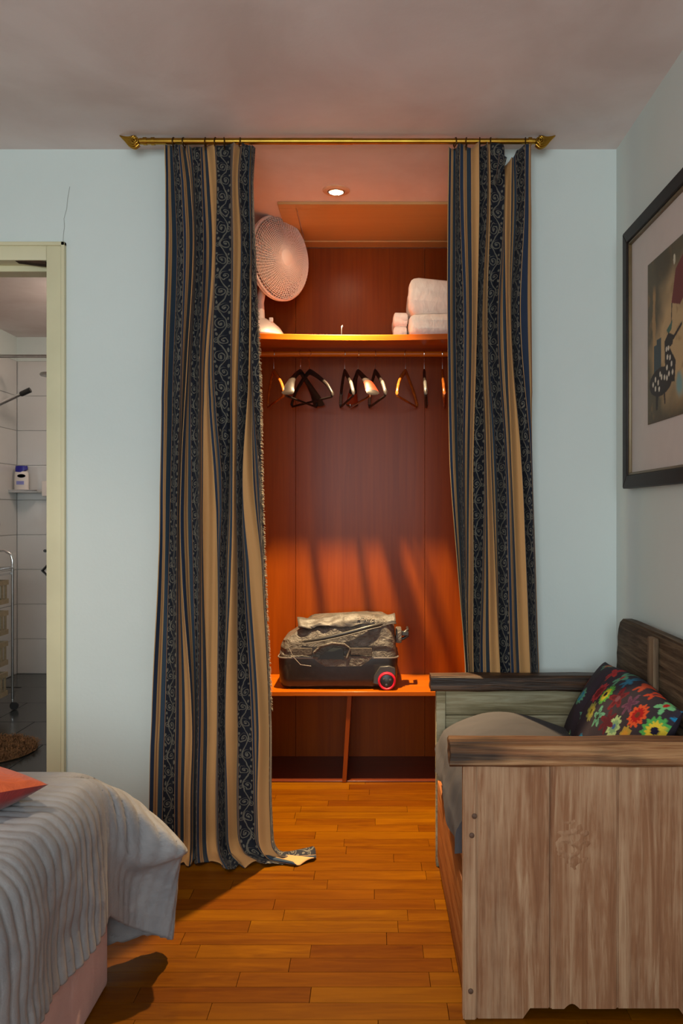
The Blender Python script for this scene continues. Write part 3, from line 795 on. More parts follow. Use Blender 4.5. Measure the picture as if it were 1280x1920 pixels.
# ------------------------------------------------------------------ folded quilts on the shelf
def quilt_mat():
    m, nt, b = new_mat('white_quilt')
    n = noise(nt, mapped(nt, (1.6, 1, 0.7)), 30, 4, 0.5, 0.6)
    c = ramp(nt, n, [(0.3, srgb(226, 214, 206)), (0.7, srgb(240, 232, 224))]); nt.links.new(c, b.inputs['Base Color'])
    b.inputs['Roughness'].default_value = 0.85; b.inputs['Sheen Weight'].default_value = 0.1
    bump(nt, b, n, 0.25, 0.02); return m
M['quilt'] = quilt_mat()
def soft_block(name, lo, hi, layers, label, skew=0.0, top_drop=0.0, seed=0):
    """folded quilt: one rounded fold per layer, folds bulge to the left, joined as one cloth body"""
    bm = bmesh.new(); hz = (hi[2] - lo[2]) / layers
    for k in range(layers):
        z0 = lo[2] + k * hz; n, m = 26, 20; P = []
        for i in range(n + 1):
            s = i / n; ring = []
            y = lo[1] + (hi[1] - lo[1]) * s
            e = min(1, min(s, 1 - s) / 0.10); e = math.sqrt(1 - (1 - e) ** 2)
            for j in range(m):
                a = 2 * PI * j / m; ca, sa = math.cos(a), math.sin(a)
                ex = math.copysign(abs(ca) ** 0.22, ca); ez = math.copysign(abs(sa) ** 0.42, sa)
                cx, cz = (lo[0] + hi[0]) / 2, z0 + hz / 2
                x = cx + ex * (hi[0] - lo[0]) / 2 * (0.93 + 0.07 * e) + skew * (z0 + hz / 2 - lo[2])
                z = cz + ez * hz / 2 * 1.04 * (0.35 + 0.65 * e)
                fx = (x - lo[0]) / (hi[0] - lo[0])
                z -= top_drop * max(0, fx) ** 1.5 * (z - lo[2]) / (hi[2] - lo[2])
                w_ = mnoise.noise(Vector((x * 22 + seed, y * 14, z * 30))) * 0.006
                fold = mnoise.noise(Vector((x * 60 - z * 45 + seed, y * 3, 0))) * 0.008
                ring.append(Vector((x + w_, y + (w_ + fold) * (1 if s < 0.5 else -1), max(z + w_ * 0.5, lo[2] + 0.0005))))
            P.append(ring)
        V = bm_grid(bm, P, close_v=True); bm.faces.new(V[0]); bm.faces.new(V[-1])
    bmesh.ops.recalc_face_normals(bm, faces=bm.faces)
    o = from_bm(name, bm, M['quilt'], None, None, 180)
    return tag(o, label, 'quilt', 'folded quilts on the closet shelf')
ST = SHT - 0.006
soft_block('folded_quilt', (0.155, 3.585, ST), (0.50, 3.93, ST + 0.098), 1, 'lower white folded quilt lying on the upper shelf', seed=3)
soft_block('folded_quilt', (0.150, 3.60, ST + 0.100), (0.50, 3.94, ST + 0.262), 1, 'upper thick white quilt on top of the folded one', skew=0.05, top_drop=0.045, seed=11)
soft_block('folded_quilt', (0.088, 3.68, ST), (0.152, 3.93, ST + 0.125), 2, 'narrow rolled end of white quilt left of the stack', seed=23)

# ------------------------------------------------------------------ trolley suitcase on the bench
SX0, SX1, SY0, SY1 = W(520, 0, 3.63).x, W(746, 0, 3.63).x, 3.632, 3.945
sc_ = empty('suitcase', ((SX0 + SX1) / 2, (SY0 + SY1) / 2, BT), 'crumpled grey and black soft-topped suitcase with red wheel on the bench', 'suitcase')
hx, hy = (SX1 - SX0) / 2, (SY1 - SY0) / 2
def rrect(hx, hy, r, n=6):
    pts = []
    for cx, cy, a0 in ((hx - r, hy - r, 0), (-hx + r, hy - r, PI / 2), (-hx + r, -hy + r, PI), (hx - r, -hy + r, 1.5 * PI)):
        for k in range(n + 1):
            a = a0 + k / n * PI / 2; pts.append((cx + r * math.cos(a), cy + r * math.sin(a)))
    return pts
M['shell'] = plain('suitcase_shell', (0.022, 0.017, 0.014, 1), 0.32, 0, 0.25, 40, 0.05)
def nylon():
    m, nt, b = new_mat('crumpled_nylon')
    n = noise(nt, mapped(nt, (1, 1, 1.4)), 22, 5, 0.6, 1.5)
    c = ramp(nt, n, [(0.3, (0.050, 0.043, 0.038, 1)), (0.7, (0.12, 0.105, 0.09, 1))]); nt.links.new(c, b.inputs['Base Color'])
    b.inputs['Roughness'].default_value = 0.48; bump(nt, b, n, 0.7, 0.02); return m
M['nylon'] = nylon()
bm = bmesh.new(); lev = [(0.945, 0.90, 0.010), (0.965, 0.94, 0.018), (0.985, 0.97, 0.045), (0.995, 0.985, 0.10), (1.0, 0.99, 0.135), (0.995, 0.985, 0.142)]
P = [[Vector((x * sx, y * sy, z)) for x, y in rrect(hx, hy, 0.04)] for sx, sy, z in lev]
V = bm_grid(bm, P, close_v=True); bm.faces.new(list(reversed(V[0]))); bm.faces.new(V[-1]); bmesh.ops.recalc_face_normals(bm, faces=bm.faces)
shell = from_bm('hard_shell', bm, M['shell'], sc_, None, 40)
bm = bmesh.new(); bm_tube(bm, [Vector((x * 1.004, y * 0.995, 0.138)) for x, y in rrect(hx, hy, 0.04)], 0.0035, 6, closed=True); bmesh.ops.recalc_face_normals(bm, faces=bm.faces)
from_bm('shell_piping', bm, plain('grey_piping', (0.16, 0.145, 0.13, 1), 0.5), sc_, None, 60)
# soft crumpled body: rings shrinking upward, rumpled by noise, left end lower than the right
bm = bmesh.new(); P = []
NL = 22
base_r = rrect(hx * 0.985, hy * 0.97, 0.05, 16)
for k in range(NL + 1):
    f = k / NL
    ring = []
    for (x, y) in base_r:
        if f < 0.72:
            g_ = f / 0.72; sx = 1 - 0.06 * g_ ** 2; sy = 1 - 0.10 * g_ ** 2; zz = 0.140 + 0.165 * g_
        else:
            g_ = (f - 0.72) / 0.28; sx = (1 - 0.06) * (1 - g_); sy = 0.90 * (1 - g_); zz = 0.305 + 0.010 * math.sin(g_ * PI / 2)
        X_, Y_ = x * sx, y * sy
        fx = (X_ + hx) / (2 * hx)
        hgt = np.interp(fx, [0, 0.10, 0.20, 0.24, 0.5, 0.88, 1.0], [0.40, 0.55, 0.74, 0.93, 1.0, 1.02, 0.80])
        zz = 0.140 + (zz - 0.140) * hgt
        v = Vector((X_ * 9, Y_ * 9, zz * 16))
        d1 = mnoise.ridged_multi_fractal(v * 0.8, 0.9, 2.1, 3, 1.0, 2.0) - 1.2
        d2 = mnoise.noise(Vector((X_ * 30 + zz * 22, Y_ * 22, zz * 26)))
        w_ = min(1, f * 6)
        ring.append(Vector((X_ + 0.006 * d2 * w_, Y_ + (0.010 * d1 + 0.008 * d2) * w_ * (1 if Y_ < 0 else -1), zz + (0.008 * d1 + 0.004 * d2) * w_ * min(1, f * 2))))
    P.append(ring)
V = bm_grid(bm, P, close_v=True); bmesh.ops.remove_doubles(bm, verts=list(bm.verts), dist=1e-4); bmesh.ops.recalc_face_normals(bm, faces=bm.faces)
body = from_bm('soft_body', bm, M['nylon'], sc_, None, 180)
sd = body.modifiers.new('sub', 'SUBSURF'); sd.levels = 1; sd.render_levels = 1
def SP(px, py, D=3.622):   # pixel on the suitcase front -> local point
    return W(px, py, D) - Vector(((SX0 + SX1) / 2, (SY0 + SY1) / 2, BT))
# gaping diagonal zip across the front with a lip of cloth over it
zp = [SP(566, 1205, 3.63), SP(600, 1200, 3.622), SP(645, 1190, 3.622), SP(690, 1178, 3.63), SP(722, 1170, 3.66), SP(738, 1160, 3.70)]
zq = [catmull(np.array(zp), t) for t in np.linspace(0, 5, 30)]
tube('zip_gap', [Vector(p) + Vector((0, 0.004, 0.004)) for p in zq], [0.003 + 0.006 * math.sin(PI * i / 29) for i in range(30)], M['black_pl'], sc_, 8)
tube('zip_tape', [Vector(p) + Vector((0, -0.004, -0.006)) for p in zq], 0.0028, plain('zip_grey', (0.10, 0.095, 0.09, 1), 0.4), sc_, 6)
# flap lip and lettering on the top front
rows = []
for i in range(33):
    f = i / 32; pxx = 557 + (740 - 557) * f
    tp = SP(pxx, 1158 - 9 * f + 4 * math.sin(f * 9), 3.70); bt_ = SP(pxx + 3, 1178 - 6 * f + 2 * math.sin(f * 17), 3.648)
    rows.append([Vector(tp).lerp(Vector(bt_), j / 6) + Vector((0, -0.008 * math.sin(PI * j / 6) + 0.014 * mnoise.noise(Vector((f * 9, j * .7, 1))), 0.009 * mnoise.noise(Vector((f * 11, j * .6, 5))))) for j in range(7)])
bm = bmesh.new(); bm_grid(bm, rows); o = from_bm('top_flap', bm, plain('flap_cloth', (0.062, 0.054, 0.048, 1), 0.55, 0, 0.3, 30, 0.4), sc_, None, 180); o.modifiers.new('t', 'SOLIDIFY').thickness = 0.004
cu = bpy.data.curves.new('lettering', 'FONT'); cu.body = 'FACE'; cu.size = 0.034; cu.extrude = 0.0008
to = bpy.data.objects.new('tmp_text', cu); COL.objects.link(to); bpy.context.view_layer.update()
dg = bpy.context.evaluated_depsgraph_get(); tme = bpy.data.meshes.new_from_object(to.evaluated_get(dg)); bpy.data.objects.remove(to)
lo_ = finish('lettering', tme, plain('print_dark', (0.05, 0.028, 0.02, 1), 0.6), sc_)
pA, pB = Vector(SP(690, 1151, 3.70)), Vector(SP(692, 1173, 3.655))
yax = (pB - pA).normalized(); xax = Vector((-1, 0, 0)); zax = xax.cross(yax).normalized()   # reads upside down from the room
mt = Matrix((xax, yax, zax)).transposed().to_4x4(); mt.translation = Vector(SP(679, 1155, 3.676)) + zax * 0.0; 
if zax.y > 0: pass
lo_.matrix_local = Matrix.Translation(Vector((0.055, -0.012, 0.004))) @ mt
# handle opening, straps, buckles
hp = [SP(594, 1236), SP(610, 1222), SP(625, 1214), SP(642, 1216), SP(645, 1236)]
bm = bmesh.new(); vv = [bm.verts.new(Vector(p) + Vector((0, -0.002, 0))) for p in hp]; f_ = bm.faces.new(vv)
ex = bmesh.ops.extrude_face_region(bm, geom=[f_]); [setattr(v, 'co', v.co + Vector((0, 0.012, 0))) for v in ex['geom'] if isinstance(v, bmesh.types.BMVert)]
bmesh.ops.recalc_face_normals(bm, faces=bm.faces)
from_bm('handle_recess', bm, plain('dark_teal_lining', (0.018, 0.024, 0.024, 1), 0.6), sc_)
tube('grab_handle', [SP(588, 1224, 3.62), SP(600, 1212, 3.612), SP(622, 1206, 3.608), SP(645, 1208, 3.612), SP(656, 1216, 3.618), SP(650, 1234, 3.618)], 0.0055, M['nylon'], sc_, 8)
for a, b in ((548, 585), (657, 697)):
    lo3, hi3 = SP(a, 1228), SP(b, 1215)
    box('webbing_strap', (lo3.x, lo3.y - 0.004, lo3.z), (hi3.x, lo3.y + 0.006, hi3.z), plain('webbing', (0.055, 0.045, 0.038, 1), 0.8, 0, 0.3, 120, 0.3), sc_, 0.002, 1)
tube('compression_cord', [SP(541, 1214), SP(550, 1232, 3.62), SP(563, 1246, 3.618), SP(583, 1249, 3.618)], 0.0016, plain('cord_grey', (0.2, 0.18, 0.16, 1), 0.6), sc_, 5)
# front pocket apron over the shell
poly = [SP(585, 1232), SP(700, 1230), SP(690, 1240), SP(676, 1249), SP(610, 1250), SP(596, 1242)]
bm = bmesh.new(); bm_prism(bm, [(p.x, p.z) for p in poly], 'y', SP(0, 0).y - 0.001, SP(0, 0).y + 0.012)
from_bm('apron', bm, M['nylon'], sc_, None, 40)
# telescopic handle socket at the right end
for dz, w_ in ((0.0, 0.012), (0.026, 0.010)):
    c = SP(757, 1192, 3.70); tube('end_bracket', [c + Vector((-0.03, 0, dz - 0.02)), c + Vector((0.0, 0, dz - 0.012)), c + Vector((0.016, 0, dz)), c + Vector((0.018, 0.08, dz))], w_ * 0.6, M['black_pl'], sc_, 8)
box('end_handle', tuple(SP(742, 1206, 3.68)), tuple(SP(753, 1180, 3.68) + Vector((0, 0.10, 0))), M['nylon'], sc_, 0.006, 2)
box('end_clip', tuple(SP(753, 1192, 3.69)), tuple(SP(766, 1184, 3.69) + Vector((0, 0.03, 0))), M['black_pl'], sc_, 0.002, 1)
# wheels in angular housings
for yy, lab in ((-hy - 0.012, 'wheel with a bright red tyre'), (hy - 0.030, None)):
    c = SP(725, 1278); c.y = yy
    wc = Vector((c.x, 0, 0.040))
    hp = [(-0.062, -0.012), (-0.056, 0.022), (-0.030, 0.062), (0.010, 0.066), (0.036, 0.055), (0.040, 0.03), (0.02, 0.0), (-0.03, -0.02)]
    bm = bmesh.new(); bm_prism(bm, [(wc.x + a, wc.z + b) for a, b in hp], 'y', yy + 0.004, yy + 0.036)
    bmesh.ops.bevel(bm, geom=list(bm.edges), offset=0.003, segments=1, affect='EDGES')
    hs = from_bm('wheel_housing', bm, plain('housing_black', (0.03, 0.027, 0.025, 1), 0.45), sc_, None, 40)
    mtx = Matrix.Translation((wc.x, yy + 0.004, wc.z)) @ Matrix.Rotation(PI / 2, 4, 'X')
    wh = lathe('wheel', [(0, 0.010), (0.012, 0.010), (0.028, 0.006), (0.030, -0.02), (0, -0.02)], M['black_pl'], sc_, 32, mtx, label=lab)
    lathe('tyre', [(0.029, -0.018), (0.029, 0.010), (0.033, 0.013), (0.038, 0.010), (0.0395, 0.0), (0.0395, -0.012), (0.036, -0.018), (0.029, -0.018)], plain('red_tyre', srgb(196, 16, 50), 0.45), wh, 36, mtx)
    for k in range(3):
        a = k * 2 * PI / 3 + 0.4; lathe('spoke_boss', [(0.0055, 0.008), (0.0055, 0.012), (0, 0.013)], plain('boss_grey', (0.06, 0.05, 0.05, 1), 0.4), wh, 10, mtx @ Matrix.Translation((0.016 * math.cos(a), 0.016 * math.sin(a), 0)))
for xx in (-hx + 0.05, -hx + 0.16):
    box('foot', (xx, -hy + 0.05, 0.0), (xx + 0.03, hy - 0.05, 0.014), M['black_pl'], sc_, 0.003, 1)

# ------------------------------------------------------------------ reclaimed-wood settle by the right wall
CX0, CX1, CY0, CY1 = 0.207, 0.835, 1.920, 2.790
ch = empty('wooden_settle', ((CX0 + CX1) / 2, (CY0 + CY1) / 2, 0), 'rustic reclaimed-wood armchair settle with plank sides along the right wall', 'settle')
CO = Vector(((CX0 + CX1) / 2, (CY0 + CY1) / 2, 0))
M['rus_near'] = rustic('weathered_teak', srgb(142, 98, 68), srgb(118, 76, 50), srgb(186, 152, 120), 'z', 0.55, 0.12)
M['rus_far'] = rustic('whitewashed_plank', srgb(148, 136, 104), srgb(104, 92, 64), srgb(196, 188, 158), 'x', 0.6, 0.2)
M['rus_rail'] = rustic('rail_wood', srgb(140, 92, 56), srgb(84, 50, 28), srgb(188, 144, 100), 'x', 0.35, 0.95, 0.6, (0.02, 0.012, 0.008, 1))
M['rus_dark'] = rustic('dark_rail_wood', srgb(58, 42, 32), srgb(26, 18, 14), srgb(120, 84, 58), 'x', 0.3, 0.8, 0.4, (0.015, 0.01, 0.008, 1))
M['rus_back'] = rustic('dark_weathered_plank', srgb(76, 60, 44), srgb(34, 26, 18), srgb(132, 112, 88), 'y', 0.4, 0.7, 0.7, (0.02, 0.015, 0.01, 1))
M['rus_batten'] = rustic('worn_batten', srgb(112, 90, 68), srgb(70, 52, 38), srgb(150, 128, 100), 'z', 0.4, 0.5, 0.7)
M['rus_front'] = rustic('front_board_wood', srgb(146, 84, 40), srgb(98, 50, 20), srgb(176, 118, 68), 'y', 0.3, 0.3, 0.5)
def cbox(name, lo, hi, mat, bev=0.004, seg=2, parent=None, jit=0.0, sub=0):
    bm = bmesh.new(); bm_box(bm, tuple(lo[i] - CO[i] for i in range(3)), tuple(hi[i] - CO[i] for i in range(3)), bev, seg)
    if sub:
        bmesh.ops.subdivide_edges(bm, edges=[e for e in bm.edges if e.calc_length() > 0.12], cuts=sub, use_grid_fill=True)
        for v in bm.verts: v.co += Vector([jit * mnoise.noise(Vector((v.co.x * 13 + k * 9, v.co.y * 13, v.co.z * 13 + hash(name) % 7))) for k in range(3)])
    return from_bm(name, bm, mat, parent or ch, None, 40)
ARM = 0.585     # panel top
def near_board(x0, x1, dy):
    """vertical board of the near end with its share of the cut-out foot profile"""
    def zb(x):
        if x < 0.345 or x > 0.722: return 0.0
        if x < 0.362: return 0.024 * (x - 0.345) / 0.017
        if x > 0.705: return 0.024 * (0.722 - x) / 0.017
        if 0.440 < x < 0.476: return 0.024 + 0.012 * math.sin(PI * (x - 0.440) / 0.036)
        return 0.024
    xs = sorted(set([x0, x1] + [x for x in (0.345, 0.362, 0.440, 0.446, 0.452, 0.458, 0.464, 0.470, 0.476, 0.705, 0.722) if x0 < x < x1]))
    poly = [(x - CO.x, zb(x)) for x in xs] + [(x1 - CO.x, ARM), (x0 - CO.x, ARM)]
    bm = bmesh.new(); bm_prism(bm, poly, 'y', CY0 + dy - CO.y, CY0 + 0.030 - CO.y)
    bmesh.ops.bevel(bm, geom=[e for e in bm.edges if abs(e.verts[0].co.z - e.verts[1].co.z) > 0.3], offset=0.003, segments=2, affect='EDGES')
    return from_bm('end_board', bm, M['rus_near'], ch, None, 40)
for a, b, dy in ((0.207, 0.2375, 0.000), (0.2385, 0.4075, 0.004), (0.4085, 0.562, 0.001), (0.563, 0.716, 0.003), (0.717, CX1, 0.0)):
    near_board(a, b, dy)
def bolt(x, z):
    lathe('wooden_peg', [(0.006, 0), (0.006, -0.003), (0.004, -0.0045), (0, -0.0045)], plain('peg', srgb(84, 58, 42), 0.7), ch, 12,
          Matrix.Translation((x - CO.x, CY0 - CO.y, z)) @ Matrix.Rotation(-PI / 2, 4, 'X'))
for px, py in ((889, 1530), (884, 1566), (882, 1858)):
    p = W(px, py, CY0); bolt(p.x, p.z)
# weathered knot standing out of the near end board
kp = W(1075, 1582, CY0) - CO
rows = []
for i in range(41):
    row = []
    for j in range(49):
        a_, c_ = 2 * i / 40 - 1, 2 * j / 48 - 1
        wob = 1 + 0.35 * mnoise.noise(Vector((a_ * 1.5, c_ * 1.5, 4)))
        m_ = max(0, 1 - (a_ * a_ + c_ * c_) * wob * 1.15) ** 0.7
        n_ = max(0, mnoise.ridged_multi_fractal(Vector((a_ * 1.3, c_ * 2.4, 2)), 0.9, 2.1, 4, 1.0, 2.0) - 0.7)
        row.append(Vector((kp.x + a_ * 0.05, kp.y + 0.0022 - 0.0048 * m_ * n_, kp.z + c_ * 0.065)))
    rows.append(row)
bm = bmesh.new(); bm_grid(bm, rows); bmesh.ops.recalc_face_normals(bm, faces=bm.faces)
from_bm('knot', bm, M['rus_near'], ch, None, 60)
# arm rails
def rail(name, lo, hi, mat, seed):
    bm = bmesh.new(); bm_box(bm, (0, 0, 0), (1, 1, 1)); 
    bmesh.ops.subdivide_edges(bm, edges=list(bm.edges), cuts=7, use_grid_fill=True)
    for v in bm.verts:
        q = v.co.copy()
        p = Vector((lo[0] + q.x * (hi[0] - lo[0]), lo[1] + q.y * (hi[1] - lo[1]), lo[2] + q.z * (hi[2] - lo[2])))
        for k in range(3):     # soften the edges
            pass
        cy, cz = q.y - 0.5, q.z - 0.5
        m_ = max(abs(cy), abs(cz)); l_ = math.hypot(cy, cz)
        if l_ > 1e-6 and m_ > 0.49 and min(abs(cy), abs(cz)) > 0.42:
            p.y -= math.copysign(0.006, cy); p.z -= math.copysign(0.005, cz)
        p += Vector([0.0035 * mnoise.noise(Vector((q.x * 7 + seed, q.y * 3 + k * 5, q.z * 3))) for k in range(3)])
        v.co = p - CO
    o = from_bm(name, bm, mat, ch, None, 50); return o
rail('arm_rail', (0.176, CY0 - 0.014, ARM), (CX1, CY0 + 0.062, 0.642), M['rus_rail'], 1)
rail('arm_rail', (0.188, CY1 - 0.062, ARM - 0.002), (CX1, CY1 + 0.012, 0.634), M['rus_dark'], 9)
# far end: stile and horizontal boards
cbox('end_stile', (CX0, CY1 - 0.040, 0), (0.238, CY1, ARM - 0.002), M['rus_far'], 0.004)
for z0, z1, dy in ((0.02, 0.185, 0.0), (0.187, 0.350, 0.003), (0.352, 0.497, 0.001), (0.499, ARM - 0.003, 0.004)):
    cbox('end_board', (0.239, CY1 - 0.030 + dy, z0), (CX1, CY1, z1), M['rus_far'], 0.003)
# front boards (facing the room), seat platform and back
cbox('front_board', (CX0 + 0.004, CY0 + 0.031, 0.03), (CX0 + 0.032, CY1 - 0.041, 0.288), M['rus_front'], 0.004)
cbox('front_rail', (CX0 + 0.016, CY0 + 0.031, 0.291), (CX0 + 0.044, CY1 - 0.041, 0.400), M['rus_front'], 0.004)
cbox('seat_board', (CX0 + 0.045, CY0 + 0.031, 0.372), (CX1 - 0.05, CY1 - 0.041, 0.396), M['rus_near'], 0.003)
# back planks, top one rough with a worn rounded end
bm = bmesh.new()
prof = [(CY0 + 0.005, 0.615), (CY0 + 0.005, 0.826), (2.2, 0.832), (2.60, 0.834), (2.655, 0.832), (2.672, 0.824), (2.690, 0.800), (2.702, 0.770), (2.700, 0.745), (2.710, 0.715), (2.706, 0.690), (2.716, 0.660), (2.712, 0.640), (2.716, 0.615)]
bm_prism(bm, [(y - CO.y, z) for y, z in prof], 'x', 0.790 - CO.x, 0.830 - CO.x)
bmesh.ops.bevel(bm, geom=[e for e in bm.edges if abs(e.verts[0].co.x - e.verts[1].co.x) < 0.001], offset=0.006, segments=2, affect='EDGES')
from_bm('back_plank', bm, M['rus_back'], ch, None, 40)
cbox('back_plank', (0.794, CY0 + 0.04, 0.40), (0.828, CY1 - 0.045, 0.612), M['rus_back'], 0.006)
cbox('back_batten', (0.772, 2.300, 0.42), (0.7895, 2.352, 0.822), M['rus_batten'], 0.006)

# seat cushion with grey cover hanging over the front
def cushion_mat(name, col, scale=120):
    m, nt, b = new_mat(name)
    n = noise(nt, mapped(nt, (1, 1, 1)), 7, 4, 0.5, 0.8); f = noise(nt, mapped(nt, (1, 1, 1)), scale * 5, 2)
    c = ramp(nt, n, [(0.3, tuple(k * 0.85 for k in col[:3]) + (1,)), (0.7, col)]); nt.links.new(c, b.inputs['Base Color'])
    b.inputs['Roughness'].default_value = 0.9; b.inputs['Specular IOR Level'].default_value = 0.2; b.inputs['Sheen Weight'].default_value = 0.02
    hh = E(n) * 1.0 + E(f) * 0.1; bump(nt, b, hh.k, 0.35, 0.02); return m
M['greycloth'] = cushion_mat('grey_cover', (0.075, 0.070, 0.075, 1))
bm = bmesh.new(); rows = []
ya, yb = CY0 + 0.068, CY1 - 0.068
for i in range(41):
    s = i / 40; y = ya + (yb - ya) * s; row = []
    e = min(1, min(s, 1 - s) / 0.16); e = math.sqrt(max(0, 1 - (1 - e) ** 2))
    hang = 0.355 + 0.03 * s + 0.008 * math.sin(s * 21)
    ctl = [(0.690, 0.402), (0.700, 0.41), (0.69, 0.41 + 0.030 * e), (0.58, 0.43 + 0.070 * e), (0.42, 0.445 + 0.100 * e), (0.30, 0.45 + 0.070 * e), (0.225, 0.44 + 0.040 * e), (0.205, 0.42), (0.198, 0.40), (0.196 + 0.004 * math.sin(s * 15), hang)]
    for t in np.linspace(0, len(ctl) - 1, 64):
        q = catmull(np.array(ctl), t)
        w_ = 0.006 * mnoise.noise(Vector((q[0] * 9, y * 9, q[1] * 9))) + 0.004 * mnoise.noise(Vector((q[0] * 6 + y * 20, y * 5, q[1] * 4)))
        row.append(Vector((q[0] - (w_ if t > 6 else 0), y, q[1] + (w_ if t < 7 and t > 0.5 else 0))))
    rows.append(row)
V = bm_grid(bm, rows); bm.faces.new([v for v in V[0]]); bm.faces.new([v for v in reversed(V[-1])])
bmesh.ops.recalc_face_normals(bm, faces=bm.faces)
tag(from_bm('seat_cushion', bm, M['greycloth'], None, None, 60), 'plump grey seat cushion whose cover hangs over the settle front', 'cushion')

# flowered pillow leaning on the back
def pillow(name, size, thick, n=120, pw=0.42):
    """grid pillow in local x (width) / y (height) / z (thickness); returns verts, faces, uv per vert, side"""
    verts = []; uvs = []; faces = []
    for sgn in (1, -1):
        off = len(verts)
        for i in range(n + 1):
            for j in range(n + 1):
                u, v = 2 * i / n - 1, 2 * j / n - 1
                m_ = max(0, (1 - u * u)) * max(0, (1 - v * v))
                pin = 1 - 0.055 * (1 - abs(v) ** 2) * abs(u) ** 4; pin2 = 1 - 0.055 * (1 - abs(u) ** 2) * abs(v) ** 4
                z = sgn * thick / 2 * m_ ** pw
                verts.append((u * pin * size[0] / 2, v * pin2 * size[1] / 2, z)); uvs.append((u, v))
        for i in range(n):
            for j in range(n):
                q = (off + i * (n + 1) + j, off + (i + 1) * (n + 1) + j, off + (i + 1) * (n + 1) + j + 1, off + i * (n + 1) + j + 1)
                faces.append(q if sgn > 0 else q[::-1])
    return np.array(verts), faces, np.array(uvs)
PV, PF, PU = pillow('x', (0.68, 0.29), 0.14, 150)
# frame of the pillow: local x runs towards the camera (-y world), local y runs up along the lean, z faces the room
pc = Vector((0.690, 2.375, 0.568)); up = Vector((0.50, 0, 0.866)).normalized(); xa = Vector((0, -1, 0.0)); za = xa.cross(up).normalized()
if za.x > 0: za = -za
PM = Matrix((xa, up, za)).transposed().to_4x4(); PM.translation = pc
def pix_to_uv(px, py):
    d = (W(px, py, 1.0) - Vector((0, 0, H))); o0 = Vector((0, 0, H))
    p0 = pc + za * 0.045; t = (p0 - o0).dot(za) / d.dot(za); q = o0 + d * t - pc
    return q.dot(xa) / 0.34, q.dot(up) / 0.145
flow = [  # px, py, petals, radius(m), outer, inner, centre
 (1133, 1304, 10, .046, srgb(176, 50, 58), srgb(112, 12, 22), None), (1149, 1310, 14, .044, srgb(96, 180, 70), srgb(226, 206, 52), srgb(30, 22, 40)),
 (1167, 1315, 5, .052, srgb(120, 24, 36), srgb(88, 16, 30), srgb(120, 70, 80)), (1187, 1324, 6, .046, srgb(112, 66, 92), srgb(92, 48, 76), None),
 (1199, 1343, 12, .048, srgb(224, 86, 40), srgb(176, 18, 22), srgb(110, 50, 30)), (1216, 1365, 14, .056, srgb(84, 172, 84), srgb(232, 200, 56), srgb(26, 22, 52)),
 (1236, 1309, 5, .046, srgb(118, 196, 136), srgb(118, 196, 136), srgb(190, 26, 30)), (1253, 1329, 5, .044, srgb(30, 132, 178), srgb(52, 160, 206), None),
 (1274, 1343, 5, .044, srgb(206, 84, 36), srgb(216, 96, 40), srgb(236, 170, 140)), (1253, 1377, 8, .046, srgb(160, 10, 44), srgb(120, 14, 44), srgb(60, 30, 70)),
 (1199, 1279, 5, .042, srgb(196, 76, 44), srgb(206, 84, 50), None), (1216, 1290, 5, .036, srgb(208, 72, 36), srgb(208, 72, 36), srgb(90, 50, 60)),
 (1163, 1271, 5, .044, srgb(96, 164, 132), srgb(96, 164, 132), srgb(186, 34, 44)), (1176, 1278, 6, .034, srgb(44, 110, 140), srgb(52, 124, 156), None),
 (1147, 1259, 6, .046, srgb(190, 52, 50), srgb(170, 40, 44), None), (1121, 1341, 9, .040, srgb(150, 150, 76), srgb(196, 176, 66), srgb(120, 110, 40)),
 (1136, 1353, 5, .044, srgb(96, 158, 128), srgb(70, 120, 100), srgb(30, 40, 30)), (1160, 1368, 10, .044, srgb(168, 196, 138), srgb(120, 160, 120), srgb(60, 90, 150)),
 (1176, 1382, 8, .034, srgb(180, 150, 60), srgb(206, 150, 52), None), (1150, 1360, 6, .05, srgb(96, 20, 36), srgb(80, 16, 34), None)]
base = np.array(srgb(54, 46, 56))
colr = np.tile(base, (len(PU), 1)); Pm = PU * np.array([0.34, 0.145])
fl_list = [(pix_to_uv(a, b),) + tuple(r) for a, b, *r in flow]
r2 = random.Random(5)
pal = [srgb(190, 52, 50), srgb(206, 84, 36), srgb(96, 164, 132), srgb(30, 132, 178), srgb(226, 206, 52), srgb(160, 10, 44)]
for _ in range(70):
    fl_list.append(((r2.uniform(-0.95, 1), r2.uniform(-1, 1)), r2.choice([5, 6, 10, 14]), r2.uniform(.03, .045), r2.choice(pal), r2.choice(pal), r2.choice(pal + [None])))
placed = []
nseen = len(flow)
for idx, (c, k, R, co, ci, cc) in enumerate(fl_list):
    R = R * 0.80
    cx, cy = c[0] * 0.34, c[1] * 0.145
    if idx >= nseen and any(math.hypot(cx - a, cy - b) < R + rr_ + 0.008 for a, b, rr_ in placed): continue
    placed.append((cx, cy, R))
    dx, dy = Pm[:, 0] - cx, Pm[:, 1] - cy; d = np.hypot(dx, dy); th = np.arctan2(dy, dx)
    depth = 0.30 if k <= 6 else 0.12
    rim = R * (1 - depth + depth * np.cos(k * th + idx))
    m1 = d < rim; colr[m1] = co
    m2 = d < rim * 0.70 - 0.002; colr[m2] = ci
    if cc is not None: colr[d < R * 0.24] = cc
colr[len(PU) // 2:] = base
